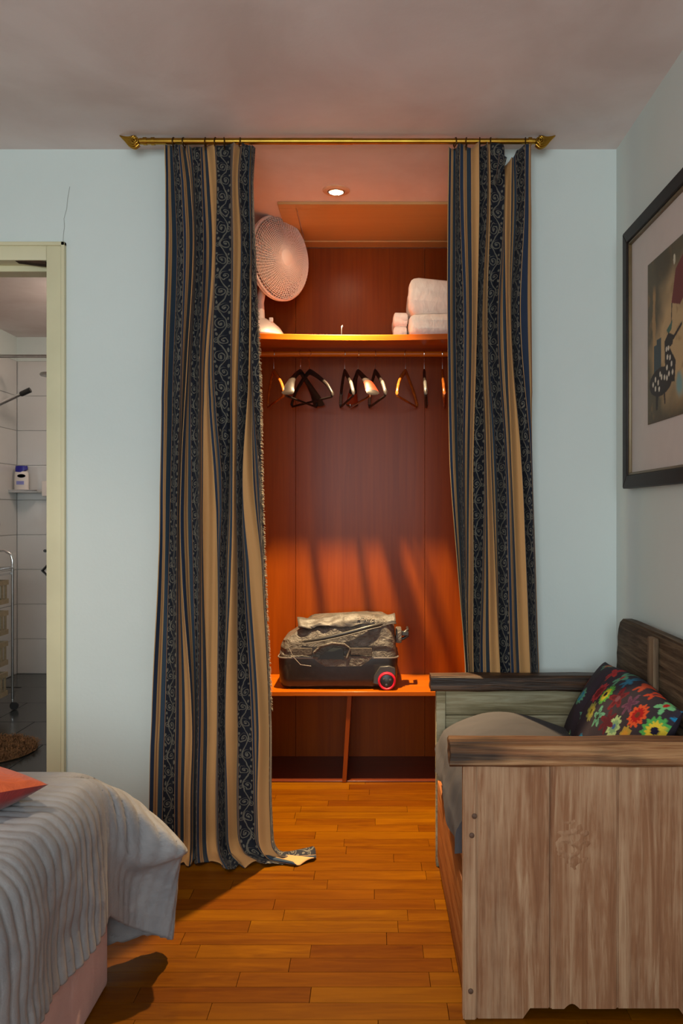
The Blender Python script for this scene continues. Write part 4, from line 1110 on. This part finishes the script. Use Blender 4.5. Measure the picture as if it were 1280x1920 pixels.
def vcol_mat(name, rough=0.8, bmps=0.15):
    m, nt, b = new_mat(name); a = N(nt, 'ShaderNodeVertexColor'); a.layer_name = 'print'
    n = noise(nt, mapped(nt, (1, 1, 1)), 400, 2); c = mix(nt, 1.0, a.outputs[0], ramp(nt, n, [(0.2, (0.85, 0.85, 0.85, 1)), (0.8, (1.05, 1.05, 1.05, 1))]), 'MULTIPLY')
    nt.links.new(c, b.inputs['Base Color']); b.inputs['Roughness'].default_value = rough; b.inputs['Specular IOR Level'].default_value = 0.25
    if bmps: bump(nt, b, n, bmps, 0.002)
    return m
def vmesh(name, verts, faces, cols, mat, mtx, parent=None):
    me = bpy.data.meshes.new(name); me.from_pydata([tuple(v) for v in verts], [], faces)
    at = me.color_attributes.new('print', 'FLOAT_COLOR', 'POINT'); at.data.foreach_set('color', np.ascontiguousarray(cols, dtype=np.float32).reshape(-1))
    o = finish(name, me, mat, parent, None, 180)
    if mtx is not None: o.matrix_local = mtx
    return o
# sag and dent so it reads as a stuffed cushion
for i in range(len(PV)):
    u, v = PU[i]
    w_ = 0.010 * mnoise.noise(Vector((PV[i][0] * 9, PV[i][1] * 9, 3))) * (1 - abs(u) ** 6) * (1 - abs(v) ** 6)
    PV[i][2] += w_ - 0.018 * math.exp(-((PV[i][0] + 0.14) / 0.03) ** 2) * (1 if PV[i][2] > 0 else 0) * (1 - v * v)
    PV[i][1] += 0.012 * (v > 0) * v ** 4 * math.cos(u * 3)
tag(vmesh('flower_pillow', PV, PF, colr, vcol_mat('flower_print'), PM), 'dark pillow printed with bright multicoloured flowers, leaning on the settle back', 'pillow')

# ------------------------------------------------------------------ framed picture on the right wall
PD0, PD1, PZ0, PZ1 = 2.772, 1.945, 1.250, 2.098
pic = empty('framed_picture', (XR, (PD0 + PD1) / 2, (PZ0 + PZ1) / 2), 'dark-framed art print with wide white mat on the right wall', 'picture')
pcx = Vector((XR, (PD0 + PD1) / 2, (PZ0 + PZ1) / 2)); hw, hh_ = (PD0 - PD1) / 2, (PZ1 - PZ0) / 2
M['frame'] = wood('dark_frame_wood', srgb(30, 23, 20), srgb(50, 39, 34), 'y', 60, 3, 0.5, 0.05, spec=0.2)
fwd = 0.042
def fr_piece(name, pts, x0, x1, mat, par):
    bm = bmesh.new(); bm_prism(bm, pts, 'x', x0, x1); bmesh.ops.bevel(bm, geom=list(bm.edges), offset=0.002, segments=1, affect='EDGES'); return from_bm(name, bm, mat, par, None, 40)
a, b = hw, hh_; c_, d_ = hw - fwd, hh_ - fwd
for pts in ([(-a, -b), (a, -b), (c_, -d_), (-c_, -d_)], [(-a, b), (a, b), (c_, d_), (-c_, d_)], [(-a, -b), (-a, b), (-c_, d_), (-c_, -d_)], [(a, -b), (a, b), (c_, d_), (c_, -d_)]):
    fr_piece('frame_side', pts, -0.026, -0.001, M['frame'], pic)
M['slip'] = plain('frame_slip', srgb(112, 94, 66), 0.4, 0.3)
e_, f2 = c_ - 0.009, d_ - 0.009
for pts in ([(-c_, -d_), (c_, -d_), (e_, -f2), (-e_, -f2)], [(-c_, d_), (c_, d_), (e_, f2), (-e_, f2)], [(-c_, -d_), (-c_, d_), (-e_, f2), (-e_, -f2)], [(c_, -d_), (c_, d_), (e_, f2), (e_, -f2)]):
    fr_piece('frame_slip', pts, -0.020, -0.002, M['slip'], pic)
box('mat_board', (-0.010, -e_, -f2), (-0.004, e_, f2), plain('mat_paper', srgb(206, 196, 190), 0.8, 0, 0.02), pic)
# print: local (y,z) on the mat, far edge = +y
AY1, AY0, AZ0, AZ1 = 2.557 - pcx.y, 2.150 - pcx.y, 1.440 - pcx.z, 1.930 - pcx.z
ni, nj = 170, 204
ii, jj = np.meshgrid(np.arange(ni + 1), np.arange(nj + 1), indexing='ij')
u = ii / ni; v = jj / nj      # u: 0 far/left edge .. 1 right ; v: 0 bottom .. 1 top
def nz(s, o=0, oc=3):
    return np.array([[mnoise.fractal(Vector((a_ * s + o, b_ * s * 1.2, o)), 1.0, 2.0, oc) for b_ in v[0]] for a_ in u[:, 0]])
nA, nB = nz(3.2, 1), nz(7, 9)
C = np.zeros(u.shape + (4,)); C[..., 3] = 1
def lay(mask, col):
    C[..., :3] = C[..., :3] * (1 - mask[..., None]) + np.array(col[:3]) * mask[..., None]
sm = lambda x, a_, b_: np.clip((x - a_) / (b_ - a_), 0, 1)
lay(np.ones_like(u), srgb(98, 88, 66))
lay(sm(1 - np.hypot((u - 0.55) / 0.5, (v - 0.45) / 0.48) + nA * 0.25, 0.0, 0.5), srgb(196, 166, 120))
lay(sm(nB, 0.25, 0.5) * 0.5, srgb(150, 120, 78))
lay((np.abs(u - 0.14 + 0.02 * nB) < 0.03) * sm(v, 0.28, 0.34) * (1 - sm(v, 0.78, 0.85)) * 0.7, srgb(190, 150, 96))
lay(sm(np.hypot((u - 0.35) / 0.20, (v - 0.96) / 0.16) * -1 + 1.1 + nA * 0.3, 0.0, 0.5) * 0.8, srgb(82, 72, 52))
# kite-like red shape, teal bird, blue tower, polka-dot figure and its legs
def polym(pts):
    m_ = np.zeros(u.shape, bool); n_ = len(pts)
    for k in range(n_):
        (x1_, y1_), (x2_, y2_) = pts[k], pts[(k + 1) % n_]
        cond = ((y1_ > v) != (y2_ > v)); xin = (x2_ - x1_) * (v - y1_) / ((y2_ - y1_) + 1e-9) + x1_
        m_ ^= cond & (u < xin)
    return m_.astype(float)
lay(polym([(0.50, 0.66), (0.58, 0.84), (0.80, 0.92), (0.92, 0.74), (0.66, 0.62)]), srgb(116, 52, 46))
lay(polym([(0.515, 0.66), (0.50, 0.52), (0.485, 0.52), (0.50, 0.66)]), srgb(70, 60, 44))
lay(polym([(0.40, 0.52), (0.52, 0.56), (0.50, 0.51), (0.44, 0.49)]), srgb(74, 106, 92))
lay(polym([(0.14, 0.30), (0.14, 0.47), (0.20, 0.47), (0.20, 0.50), (0.29, 0.50), (0.29, 0.30)]), srgb(66, 76, 80))
fig = np.maximum.reduce([polym([(0.38, 0.22), (0.36, 0.46), (0.44, 0.50), (0.54, 0.47), (0.52, 0.42), (0.46, 0.41), (0.58, 0.32), (0.56, 0.20)]), (np.hypot((u - 0.28) / 0.24, (v - 0.235) / 0.085) < 1).astype(float),
                         polym([(0.18, 0.20), (0.24, 0.20), (0.22, 0.07), (0.18, 0.07)]), polym([(0.33, 0.19), (0.37, 0.19), (0.38, 0.09), (0.36, 0.09)]), polym([(0.52, 0.46), (0.70, 0.52), (0.70, 0.50), (0.53, 0.44)])])
lay(fig, srgb(52, 42, 36))
for (a_, b_) in ((.12, .235), (.17, .26), (.17, .205), (.23, .235), (.25, .195), (.30, .26), (.27, .28), (.41, .30), (.42, .36), (.40, .41), (.44, .41), (.47, .35), (.50, .31), (.45, .26), (.41, .24), (.52, .26), (.36, .25)):
    lay((np.hypot((u - a_) / 0.017, (v - b_) / 0.016) < 1).astype(float), srgb(222, 214, 196))
lay(sm(1 - np.hypot((u - 0.66) / 0.12, (v - 0.17) / 0.10) + nB * 0.3, 0.2, 0.6), srgb(126, 160, 158))
lay((np.hypot((u - 0.555) / 0.02, (v - 0.90) / 0.03) < 1).astype(float), srgb(210, 204, 180))
lay(sm(v, 0.0, 0.10) * 0 + (1 - sm(v, 0.0, 0.10 + 0.03 * nA)) * 0.7, srgb(84, 72, 52))
lay(sm(u, 0.72, 0.9) * sm(nA, -0.2, 0.4) * 0.6, srgb(160, 90, 60))
pv = np.stack([np.full(u.shape, -0.0115), AY1 + (AY0 - AY1) * u, AZ0 + (AZ1 - AZ0) * v], -1).reshape(-1, 3)
pf = [(i * (nj + 1) + j, i * (nj + 1) + j + 1, (i + 1) * (nj + 1) + j + 1, (i + 1) * (nj + 1) + j) for i in range(ni) for j in range(nj)]
o = vmesh('art_print', pv, pf, C.reshape(-1, 4), vcol_mat('art_print_ink', 0.5, 0.0), None, pic)
o.modifiers.new('paper', 'SOLIDIFY').thickness = 0.001

# ------------------------------------------------------------------ bed at the lower left
BXE, BYE, BZ = -0.654, 2.08, 0.530
M['base'] = cushion_mat('bed_base_cloth', srgb(214, 178, 172))
bed = empty('bed', (-1.55, 1.0, 0), 'upholstered bed base and mattress at the lower left', 'bed'); bo = Vector((-1.55, 1.0, 0))
def bbox(name, lo, hi, mat, bev): return box(name, tuple(lo[i] - bo[i] for i in range(3)), tuple(hi[i] - bo[i] for i in range(3)), mat, bed, bev, 3)
bbox('base', (-2.45, 0.02, 0.0), (BXE - 0.004, BYE - 0.015, 0.255), M['base'], 0.012)
bbox('mattress', (-2.44, 0.03, 0.256), (BXE - 0.03, BYE - 0.045, 0.485), cushion_mat('mattress_cloth', srgb(196, 128, 124)), 0.04)
def duvet_mat():
    m, nt, b = new_mat('grey_ribbed_duvet')
    n = noise(nt, mapped(nt, (1, 1, 1)), 9, 4, 0.6, 0.8); f = noise(nt, mapped(nt, (30, 120, 120)), 1.0, 4, 0.6)
    c = ramp(nt, n, [(0.3, (0.185, 0.185, 0.198, 1)), (0.7, (0.270, 0.265, 0.272, 1))])
    nt.links.new(c, b.inputs['Base Color']); b.inputs['Roughness'].default_value = 0.62; b.inputs['Sheen Weight'].default_value = 0.08
    hh = E(n) * 0.7 + E(f) * 0.3; bump(nt, b, hh.k, 0.4, 0.012); return m
M['duvet'] = duvet_mat()
# control lines (six points each) round the far right corner; a = 0 side drop, a = 1 far drop
NB = 110; BL = np.linspace(0, 1, NB + 1)
# cross-section of the side (x outward, z) and of the far end (y outward, z)
side_ctl = np.array([(-0.090, BZ + 0.006), (-0.025, BZ - 0.002), (0.012, BZ - 0.050), (0.022, BZ - 0.130), (0.022, BZ - 0.230), (0.024, BZ - 0.325)])
far_ctl = np.array([(-0.090, BZ + 0.006), (-0.025, BZ - 0.002), (0.010, BZ - 0.060), (0.020, BZ - 0.180), (0.024, BZ - 0.330), (0.028, BZ - 0.470)])
A0 = [(BXE + a_, BYE - 0.085, z_) for a_, z_ in side_ctl]
A1 = [(BXE - 0.085, BYE + a_, z_) for a_, z_ in far_ctl]
B0 = (BXE - 0.080, BYE - 0.080, BZ + 0.006)
lines = [A0,
  [(BXE - 0.085, BYE - 0.082, BZ + 0.005), (BXE - 0.010, BYE - 0.045, BZ - 0.020), (BXE + 0.045, BYE - 0.025, BZ - 0.085), (BXE + 0.078, BYE - 0.010, BZ - 0.225), (BXE + 0.048, BYE + 0.030, BZ - 0.285), (BXE + 0.044, BYE + 0.050, BZ - 0.425)],
  [(BXE - 0.082, BYE - 0.082, BZ + 0.005), (BXE + 0.010, BYE - 0.005, BZ - 0.050), (BXE + 0.085, BYE + 0.035, BZ - 0.135), (BXE + 0.170, BYE + 0.055, BZ - 0.226), (BXE + 0.148, BYE + 0.085, BZ - 0.275), (BXE + 0.126, BYE + 0.090, BZ - 0.475)],
  [(BXE - 0.082, BYE - 0.084, BZ + 0.005), (BXE - 0.005, BYE + 0.020, BZ - 0.050), (BXE + 0.055, BYE + 0.095, BZ - 0.130), (BXE + 0.100, BYE + 0.150, BZ - 0.230), (BXE + 0.095, BYE + 0.160, BZ - 0.320), (BXE + 0.085, BYE + 0.155, BZ - 0.485)],
  [(BXE - 0.084, BYE - 0.086, BZ + 0.005), (BXE - 0.045, BYE + 0.005, BZ - 0.025), (BXE - 0.030, BYE + 0.065, BZ - 0.110), (BXE - 0.025, BYE + 0.085, BZ - 0.220), (BXE - 0.02, BYE + 0.085, BZ - 0.340), (BXE - 0.02, BYE + 0.08, BZ - 0.475)],
  A1]
lines = np.array(lines)
def rib(c):      # stitched pintucks: sharp narrow grooves every 34 mm, a little irregular
    ph = (c + 0.004 * math.sin(c * 23)) / 0.034; f = ph - math.floor(ph); d = min(f, 1 - f)
    return -0.0042 * math.exp(-(d / 0.085) ** 2) + 0.0014 * math.cos(2 * PI * (f - 0.5))
bm = bmesh.new()
def crumple(p): return 0.006 * mnoise.noise(Vector((p[0] * 7, p[1] * 7, p[2] * 7))) + 0.003 * mnoise.noise(Vector((p[0] * 21, p[1] * 17, p[2] * 19)))
# side drop (t from the corner towards the camera) -- rib coordinate runs along y
NT = 420; y_end = 0.03
rows = []
for i in range(NT + 1):
    y = (BYE - 0.085) + (y_end - BYE + 0.085) * i / NT; row = []
    lift = 0.012 * math.sin(y * 6.0)
    for b_ in BL:
        q = catmull(side_ctl, b_ * 5); p = np.array([BXE + q[0], y, q[1]])
        env = min(1.0, i / 14.0)
        cr_ = crumple(p) * env; rb = rib(BYE - y) * min(1, env + 0.0) * (1 - 0.0 * b_)
        k = min(1, b_ * 2.5)
        p[0] += (cr_ * 1.5 + rb + 0.010 * b_ * math.sin(y * 17 + 1) * env) * k; p[2] += (cr_ + rb) * (1 - k) + lift * b_ * env
        row.append(Vector(p))
    rows.append(row)
Vs = bm_grid(bm, rows)
# top
NTX = 60; rows = []
for i in range(NT + 1):
    y = (BYE - 0.085) + (y_end - BYE + 0.085) * i / NT; row = []
    for j in range(NTX + 1):
        x = (BXE - 0.090) + (-2.46 - BXE + 0.09) * j / NTX
        env = min(1.0, i / 14.0); p = (x, y, BZ + 0.006)
        row.append(Vector((x, y, BZ + 0.006 + (crumple(p) * min(1, j / 4 + (1)) + rib(BYE - y)) * env + 0.012 * math.sin(min(1, j / 40) * PI) * env)))
    rows.append(row)
bm_grid(bm, rows)
# far drop
rows = []
for j in range(NTX + 1):
    x = (BXE - 0.085) + (-2.46 - BXE + 0.085) * j / NTX; row = []
    for b_ in BL:
        q = catmull(far_ctl, b_ * 5); env = min(1.0, j / 5.0)
        p = np.array([x, BYE + q[0], q[1]]); p[1] += 0.012 * b_ * math.sin(x * 13) * env; row.append(Vector(p))
    rows.append(row)
bm_grid(bm, rows)
# corner drape
NA = 70; rows = []
for i in range(NA + 1):
    a_ = i / NA * 5; row = []
    ctl = np.array([catmull(lines[:, k, :], a_) for k in range(6)])
    env = min(1, min(i, NA - i) / 6.0)
    for b_ in BL:
        p = catmull(ctl, b_ * 5)
        cl = 0.55 * b_ * math.sin(i / NA * PI / 2) + (0.085 - 0.085)
        rb = 1.3 * rib(cl) * env * min(1, b_ * 4); cr_ = crumple(p) * env
        n_ = np.array([0.6, -0.3, 0.4]); p = p + n_ * (rb * 1.1 + cr_)
        row.append(Vector(p))
    rows.append(row)
bm_grid(bm, rows)
bmesh.ops.remove_doubles(bm, verts=list(bm.verts), dist=0.004)
bmesh.ops.recalc_face_normals(bm, faces=bm.faces)
o = from_bm('duvet', bm, M['duvet'], None, None, 180)
sm_ = o.modifiers.new('thick', 'SOLIDIFY'); sm_.thickness = 0.010; sm_.offset = -1.0
tag(o, 'grey pintucked bedspread draped over the bed, corner hanging to the floor', 'bedspread')

# orange velvet cushion on the bed
CV, CF, CU = pillow('c', (0.44, 0.44), 0.155, 60, 0.5)
half_n = len(CV) // 2
cc_ = np.zeros((len(CV), 4)); cc_[:half_n] = srgb(196, 84, 34); cc_[half_n:] = srgb(120, 22, 18)
om, nt, b = new_mat('orange_velvet'); at_ = N(nt, 'ShaderNodeVertexColor'); at_.layer_name = 'print'
n = noise(nt, mapped(nt, (1, 1, 1)), 14, 4, 0.6, 1.0); c = mix(nt, 1.0, at_.outputs[0], ramp(nt, n, [(0.3, (0.72, 0.62, 0.6, 1)), (0.7, (1.1, 1.1, 1.1, 1))]), 'MULTIPLY')
nt.links.new(c, b.inputs['Base Color']); b.inputs['Roughness'].default_value = 0.7; b.inputs['Sheen Weight'].default_value = 0.15; bump(nt, b, n, 0.4, 0.02)
tip = W(86, 1474, 1.76)
cm = Matrix.Translation((tip.x - 0.315, tip.y + 0.02, tip.z - 0.036)) @ Euler((-0.20, 0.06, 0.80)).to_matrix().to_4x4()
tag(vmesh('throw_cushion', CV, CF, cc_, om, cm), 'orange velvet throw cushion with dark red underside on the bed', 'cushion')

# ------------------------------------------------------------------ bathroom things
SHX = -2.60 + 0.012
arm = W(6, 668, 5.45)
shw = empty('rain_shower', (SHX, 5.45, 0.9), 'steel overhead shower with bent arm on the bathroom wall', 'shower'); so = Vector((SHX, 5.45, 0.9))
xr_, zr_ = W(97, 0, 5.45).x, arm.z
tube('riser_arm', [Vector((SHX + 0.03, 5.45, 0.95)) - so, Vector((SHX + 0.03, 5.45, zr_ - 0.09)) - so, Vector((SHX + 0.045, 5.45, zr_ - 0.03)) - so, Vector((SHX + 0.09, 5.45, zr_)) - so, Vector((xr_ - 0.03, 5.45, zr_)) - so, Vector((xr_, 5.45, zr_ - 0.03)) - so, Vector((xr_, 5.45, W(0, 700, 5.45).z)) - so], 0.011, M['steel'], shw, 10)
hz_ = W(0, 703, 5.45).z
lathe('rain_head', [(0.0, 0.02), (0.02, 0.016), (0.07, 0.010), (0.075, 0.0), (0.07, -0.008), (0, -0.008)], M['steel'], shw, 28, Matrix.Translation((xr_ - so.x, 0, hz_ - so.z)))
for z in (1.15, 1.95): tube('wall_bracket', [Vector((SHX - 0.005, 5.45, z)) - so, Vector((SHX + 0.03, 5.45, z)) - so], 0.012, M['steel'], shw, 10)
mx = W(4, 984, 5.45)
tube('mixer_bar', [Vector((SHX + 0.055, 5.30, mx.z)) - so, Vector((SHX + 0.055, 5.60, mx.z)) - so], 0.024, M['steel'], shw, 14)
tube('mixer_knob', [Vector((SHX + 0.055, 5.24, mx.z)) - so, Vector((SHX + 0.055, 5.30, mx.z)) - so], 0.029, M['chrome'], shw, 16)
# hand shower on its wall holder
p0, p1 = W(-6, 760, 5.10), W(57, 731, 5.10)
hsw = empty('hand_shower', p0, 'slim black and chrome hand shower pointing up to the right', 'shower'); d_ = p1 - p0
tube('grip', [Vector((0, 0, 0)), d_ * 0.72], [0.013, 0.011], M['chrome'], hsw, 10)
tube('spray_head', [d_ * 0.70, d_ * 0.73, d_ * 1.0], [0.013, 0.0165, 0.0165], M['black_pl'], hsw, 10)
tube('wall_holder', [Vector((SHX - p0.x - 0.005, 0, -0.02)), Vector((0.0, 0, -0.005))], 0.012, M['chrome'], hsw, 10)
# small corner shelf with shampoo bottle
sh_l, sh_r = W(12, 922, 5.9), W(68, 922, 5.9)
shf = empty('bath_shelf', (sh_l.x, BY - 0.01, sh_l.z), 'narrow chrome rail shelf on the tiled corner', 'shelf'); sfo = Vector((sh_l.x, BY - 0.01, sh_l.z))
ww = sh_r.x - sh_l.x
box('glass_plate', (0.0, -0.14, -0.004), (ww, 0.0, 0.004), plain('frosted_glass', (0.72, 0.72, 0.70, 1), 0.2), shf, 0.002, 1)
tube('front_rail', [(0, -0.005, 0.010), (0, -0.14, 0.010), (ww, -0.14, 0.010), (ww, -0.005, 0.010)], 0.0065, M['chrome'], shf, 8)
bl, br = W(23, 925, 5.93), W(50, 925, 5.93); bt_ = W(36, 877, 5.93); bxm = (bl.x + br.x) / 2; bw = (br.x - bl.x) / 2
bot = empty('shampoo_bottle', (bxm, 5.965, sh_l.z + 0.0045), 'white shampoo bottle with slanted blue cap on the bath shelf', 'bottle')
hb = bt_.z - bl.z
def oval(rx, ry, z): return [Vector((rx * math.cos(a_), ry * math.sin(a_), z)) for a_ in np.linspace(0, 2 * PI, 24, endpoint=False)]
bm = bmesh.new(); V = bm_grid(bm, [oval(bw * .9, .022, 0), oval(bw, .026, .006), oval(bw, .027, hb * .45), oval(bw * .97, .026, hb * .72), oval(bw * .85, .024, hb * .78)], close_v=True); bm.faces.new(V[0]); bm.faces.new(V[-1]); bmesh.ops.recalc_face_normals(bm, faces=bm.faces)
from_bm('bottle_body', bm, M['white_pl'], bot, None, 40)
bm = bmesh.new(); rws = [oval(bw * .88, .025, hb * .74), oval(bw * .86, .025, hb * .9), oval(bw * .8, .023, hb)]
for rw in rws[:1]:
    for p in rw: p.z += 0.5 * p.x
V = bm_grid(bm, rws, close_v=True); bm.faces.new(V[0]); bm.faces.new(V[-1]); bmesh.ops.recalc_face_normals(bm, faces=bm.faces)
from_bm('cap', bm, plain('blue_cap', srgb(40, 36, 150), 0.3), bot, None, 40)
lathe('oval_logo', [(0, 0.0), (0.026, 0.0), (0.028, 0.001), (0.03, 0.001), (0.03, 0)], plain('logo_ink', srgb(40, 40, 70), 0.5), bot, 24, Matrix.Translation((0.01, -0.0275, hb * 0.60)) @ Matrix.Rotation(PI / 2, 4, 'X') @ Matrix.Scale(0.42, 4, (0, 1, 0)))
box('label_band', (-bw * 0.5, -0.0285, hb * 0.26), (bw * 0.55, -0.0255, hb * 0.40), plain('label_lilac', srgb(150, 150, 214), 0.5), bot, 0.001, 1)
# small toilet-roll style dispenser beside the jamb
dsp = W(85, 915, BY - 0.03)
tag(box('soap_dispenser', (dsp.x - 0.012, BY - 0.07, dsp.z - 0.06), (dsp.x + 0.07, BY - 0.0075, dsp.z + 0.05), M['white_pl'], None, 0.008, 2), 'small white soap dispenser on the tiles by the door frame', 'dispenser')
# black hook rack corner peeping past the jamb
hb_ = W(88, 1070, 3.30)
bm = bmesh.new(); zc = hb_.z
ring_pts = [(-0.018, 0.0), (0.030, 0.052), (0.080, 0.0), (0.030, -0.052)]
bm_tube(bm, [Vector((hb_.x + a_, 3.30, zc + b_)) for a_, b_ in ring_pts], 0.0065, 6, closed=True)
bm_tube(bm, [Vector((hb_.x + 0.030, 3.30, zc + 0.05)), Vector((hb_.x + 0.09, 3.30, zc + 0.09)), Vector((hb_.x + 0.09, T, zc + 0.09))], 0.006, 6)
bmesh.ops.recalc_face_normals(bm, faces=bm.faces)
tag(from_bm('towel_ring', bm, M['black_pl'], None, None, 50), 'black angular towel ring just inside the bathroom door', 'towel ring')
# four-tier trolley with slatted baskets on castors
TRX, TRY = W(24, 0, 4.94).x, 4.76
tro = empty('bathroom_trolley', (TRX - 0.157, TRY, 0), 'tall chrome trolley with four slatted wooden baskets in the bathroom', 'trolley')
M['rattan'] = wood('basket_wood', srgb(134, 118, 92), srgb(172, 156, 126), 'x', 60, 3, 0.6, 0.1)
hwx, hwy = 0.155, 0.18
for sx in (-1, 1):
    for sy in (-1, 1):
        tube('post', [(sx * hwx, sy * hwy, 0.07), (sx * hwx, sy * hwy, 0.84)], 0.008, M['darkbrass'] if False else M['steel'], tro, 8)
        tube('castor_stem', [(sx * hwx, sy * hwy, 0.03), (sx * hwx, sy * hwy, 0.075)], 0.006, M['chrome'], tro, 8)
        lathe('castor_wheel', [(0, -0.012), (0.022, -0.012), (0.025, -0.008), (0.025, 0.008), (0.022, 0.012), (0, 0.012)], M['black_pl'], tro, 18, Matrix.Translation((sx * hwx + 0.01, sy * hwy, 0.0255)) @ Matrix.Rotation(PI / 2, 4, 'X') @ Matrix.Rotation(0.5, 4, 'Y'))
for sy in (-1, 1):
    tube('top_handle', [(-hwx, sy * hwy, 0.84), (-hwx, sy * hwy, 0.90), (-hwx + 0.05, sy * hwy, 0.945), (hwx - 0.05, sy * hwy, 0.945), (hwx - 0.01, sy * hwy, 0.925), (hwx, sy * hwy, 0.89), (hwx, sy * hwy, 0.84)], 0.0085, M['chrome'], tro, 10)
bm = bmesh.new()
for z in (0.845,):
    bm_tube(bm, [(-hwx, -hwy, z), (hwx, -hwy, z), (hwx, hwy, z), (-hwx, hwy, z)], 0.006, 8, closed=True)
bm_box(bm, (-hwx + .004, -hwy + .004, 0.806), (hwx - .004, hwy - .004, 0.818))
bmesh.ops.recalc_face_normals(bm, faces=bm.faces); from_bm('top_tray', bm, M['chrome'], tro, None, 50)
for k in range(4):
    zt = 0.775 - k * 0.180; hb2 = 0.138
    bk = empty('basket', (0, -0.010 - 0.004 * k, zt - hb2)); bk.parent = tro
    w2, d2 = hwx - 0.012, hwy - 0.012
    bm = bmesh.new()
    for z in (0.0, hb2 - 0.028):
        bm_box(bm, (-w2, -d2, z), (w2, -d2 + 0.012, z + 0.028)); bm_box(bm, (-w2, d2 - 0.012, z), (w2, d2, z + 0.028))
        bm_box(bm, (-w2, -d2 + 0.012, z), (-w2 + 0.012, d2 - 0.012, z + 0.028)); bm_box(bm, (w2 - 0.012, -d2 + 0.012, z), (w2, d2 - 0.012, z + 0.028))
    bm_box(bm, (-w2 + .012, -d2 + .012, 0.004), (w2 - .012, d2 - .012, 0.012))
    from_bm('basket_frame', bm, M['rattan'], bk)
    sl = mesh_box('slat', (-0.011, -0.004, 0), (0.011, 0.004, hb2 - 0.056), M['rattan'], 0.001)
    for q in range(7):
        put('slat', sl, bk, (-w2 + 0.02 + q * (2 * w2 - 0.04) / 6, -d2 + 0.006, 0.028))
    for q in range(7):
        o = put('slat', sl, bk, (w2 - 0.006, -d2 + 0.03 + q * (2 * d2 - 0.06) / 6, 0.028)); o.rotation_euler = (0, 0, PI / 2)
# shaggy round mat
mc_ = W(-30, 1410, 4.07); mc_.z = 0
bm = bmesh.new(); rr = random.Random(8)
bm_lathe(bm, [(0.0, 0.0), (0.235, 0.0), (0.245, 0.006), (0.235, 0.014), (0, 0.016)], 40, Matrix.Translation(mc_))
for k in range(5200):
    a_ = rr.uniform(0, 2 * PI); r_ = 0.245 * math.sqrt(rr.random()); p = mc_ + Vector((r_ * math.cos(a_), r_ * math.sin(a_), 0.010))
    t_ = Vector((rr.uniform(-.025, .025), rr.uniform(-.025, .025), rr.uniform(.012, .030)))
    s_ = Vector((-t_.y, t_.x, 0)); s_ = s_.normalized() * 0.0018 if s_.length > 1e-5 else Vector((.0018, 0, 0))
    v4 = [bm.verts.new(q) for q in (p - s_, p + s_, p + t_ * 0.6 + s_, p + t_ * 0.6 - s_)]; tp = bm.verts.new(p + t_ + Vector((t_.x * .3, t_.y * .3, -0.006)))
    bm.faces.new(v4); bm.faces.new((v4[3], v4[2], tp))
tag(from_bm('bath_mat', bm, plain('shaggy_brown', srgb(128, 92, 58), 0.95, 0, 0.35, 60), None, None), 'round shaggy brown bath mat on the dark tiles', 'mat')
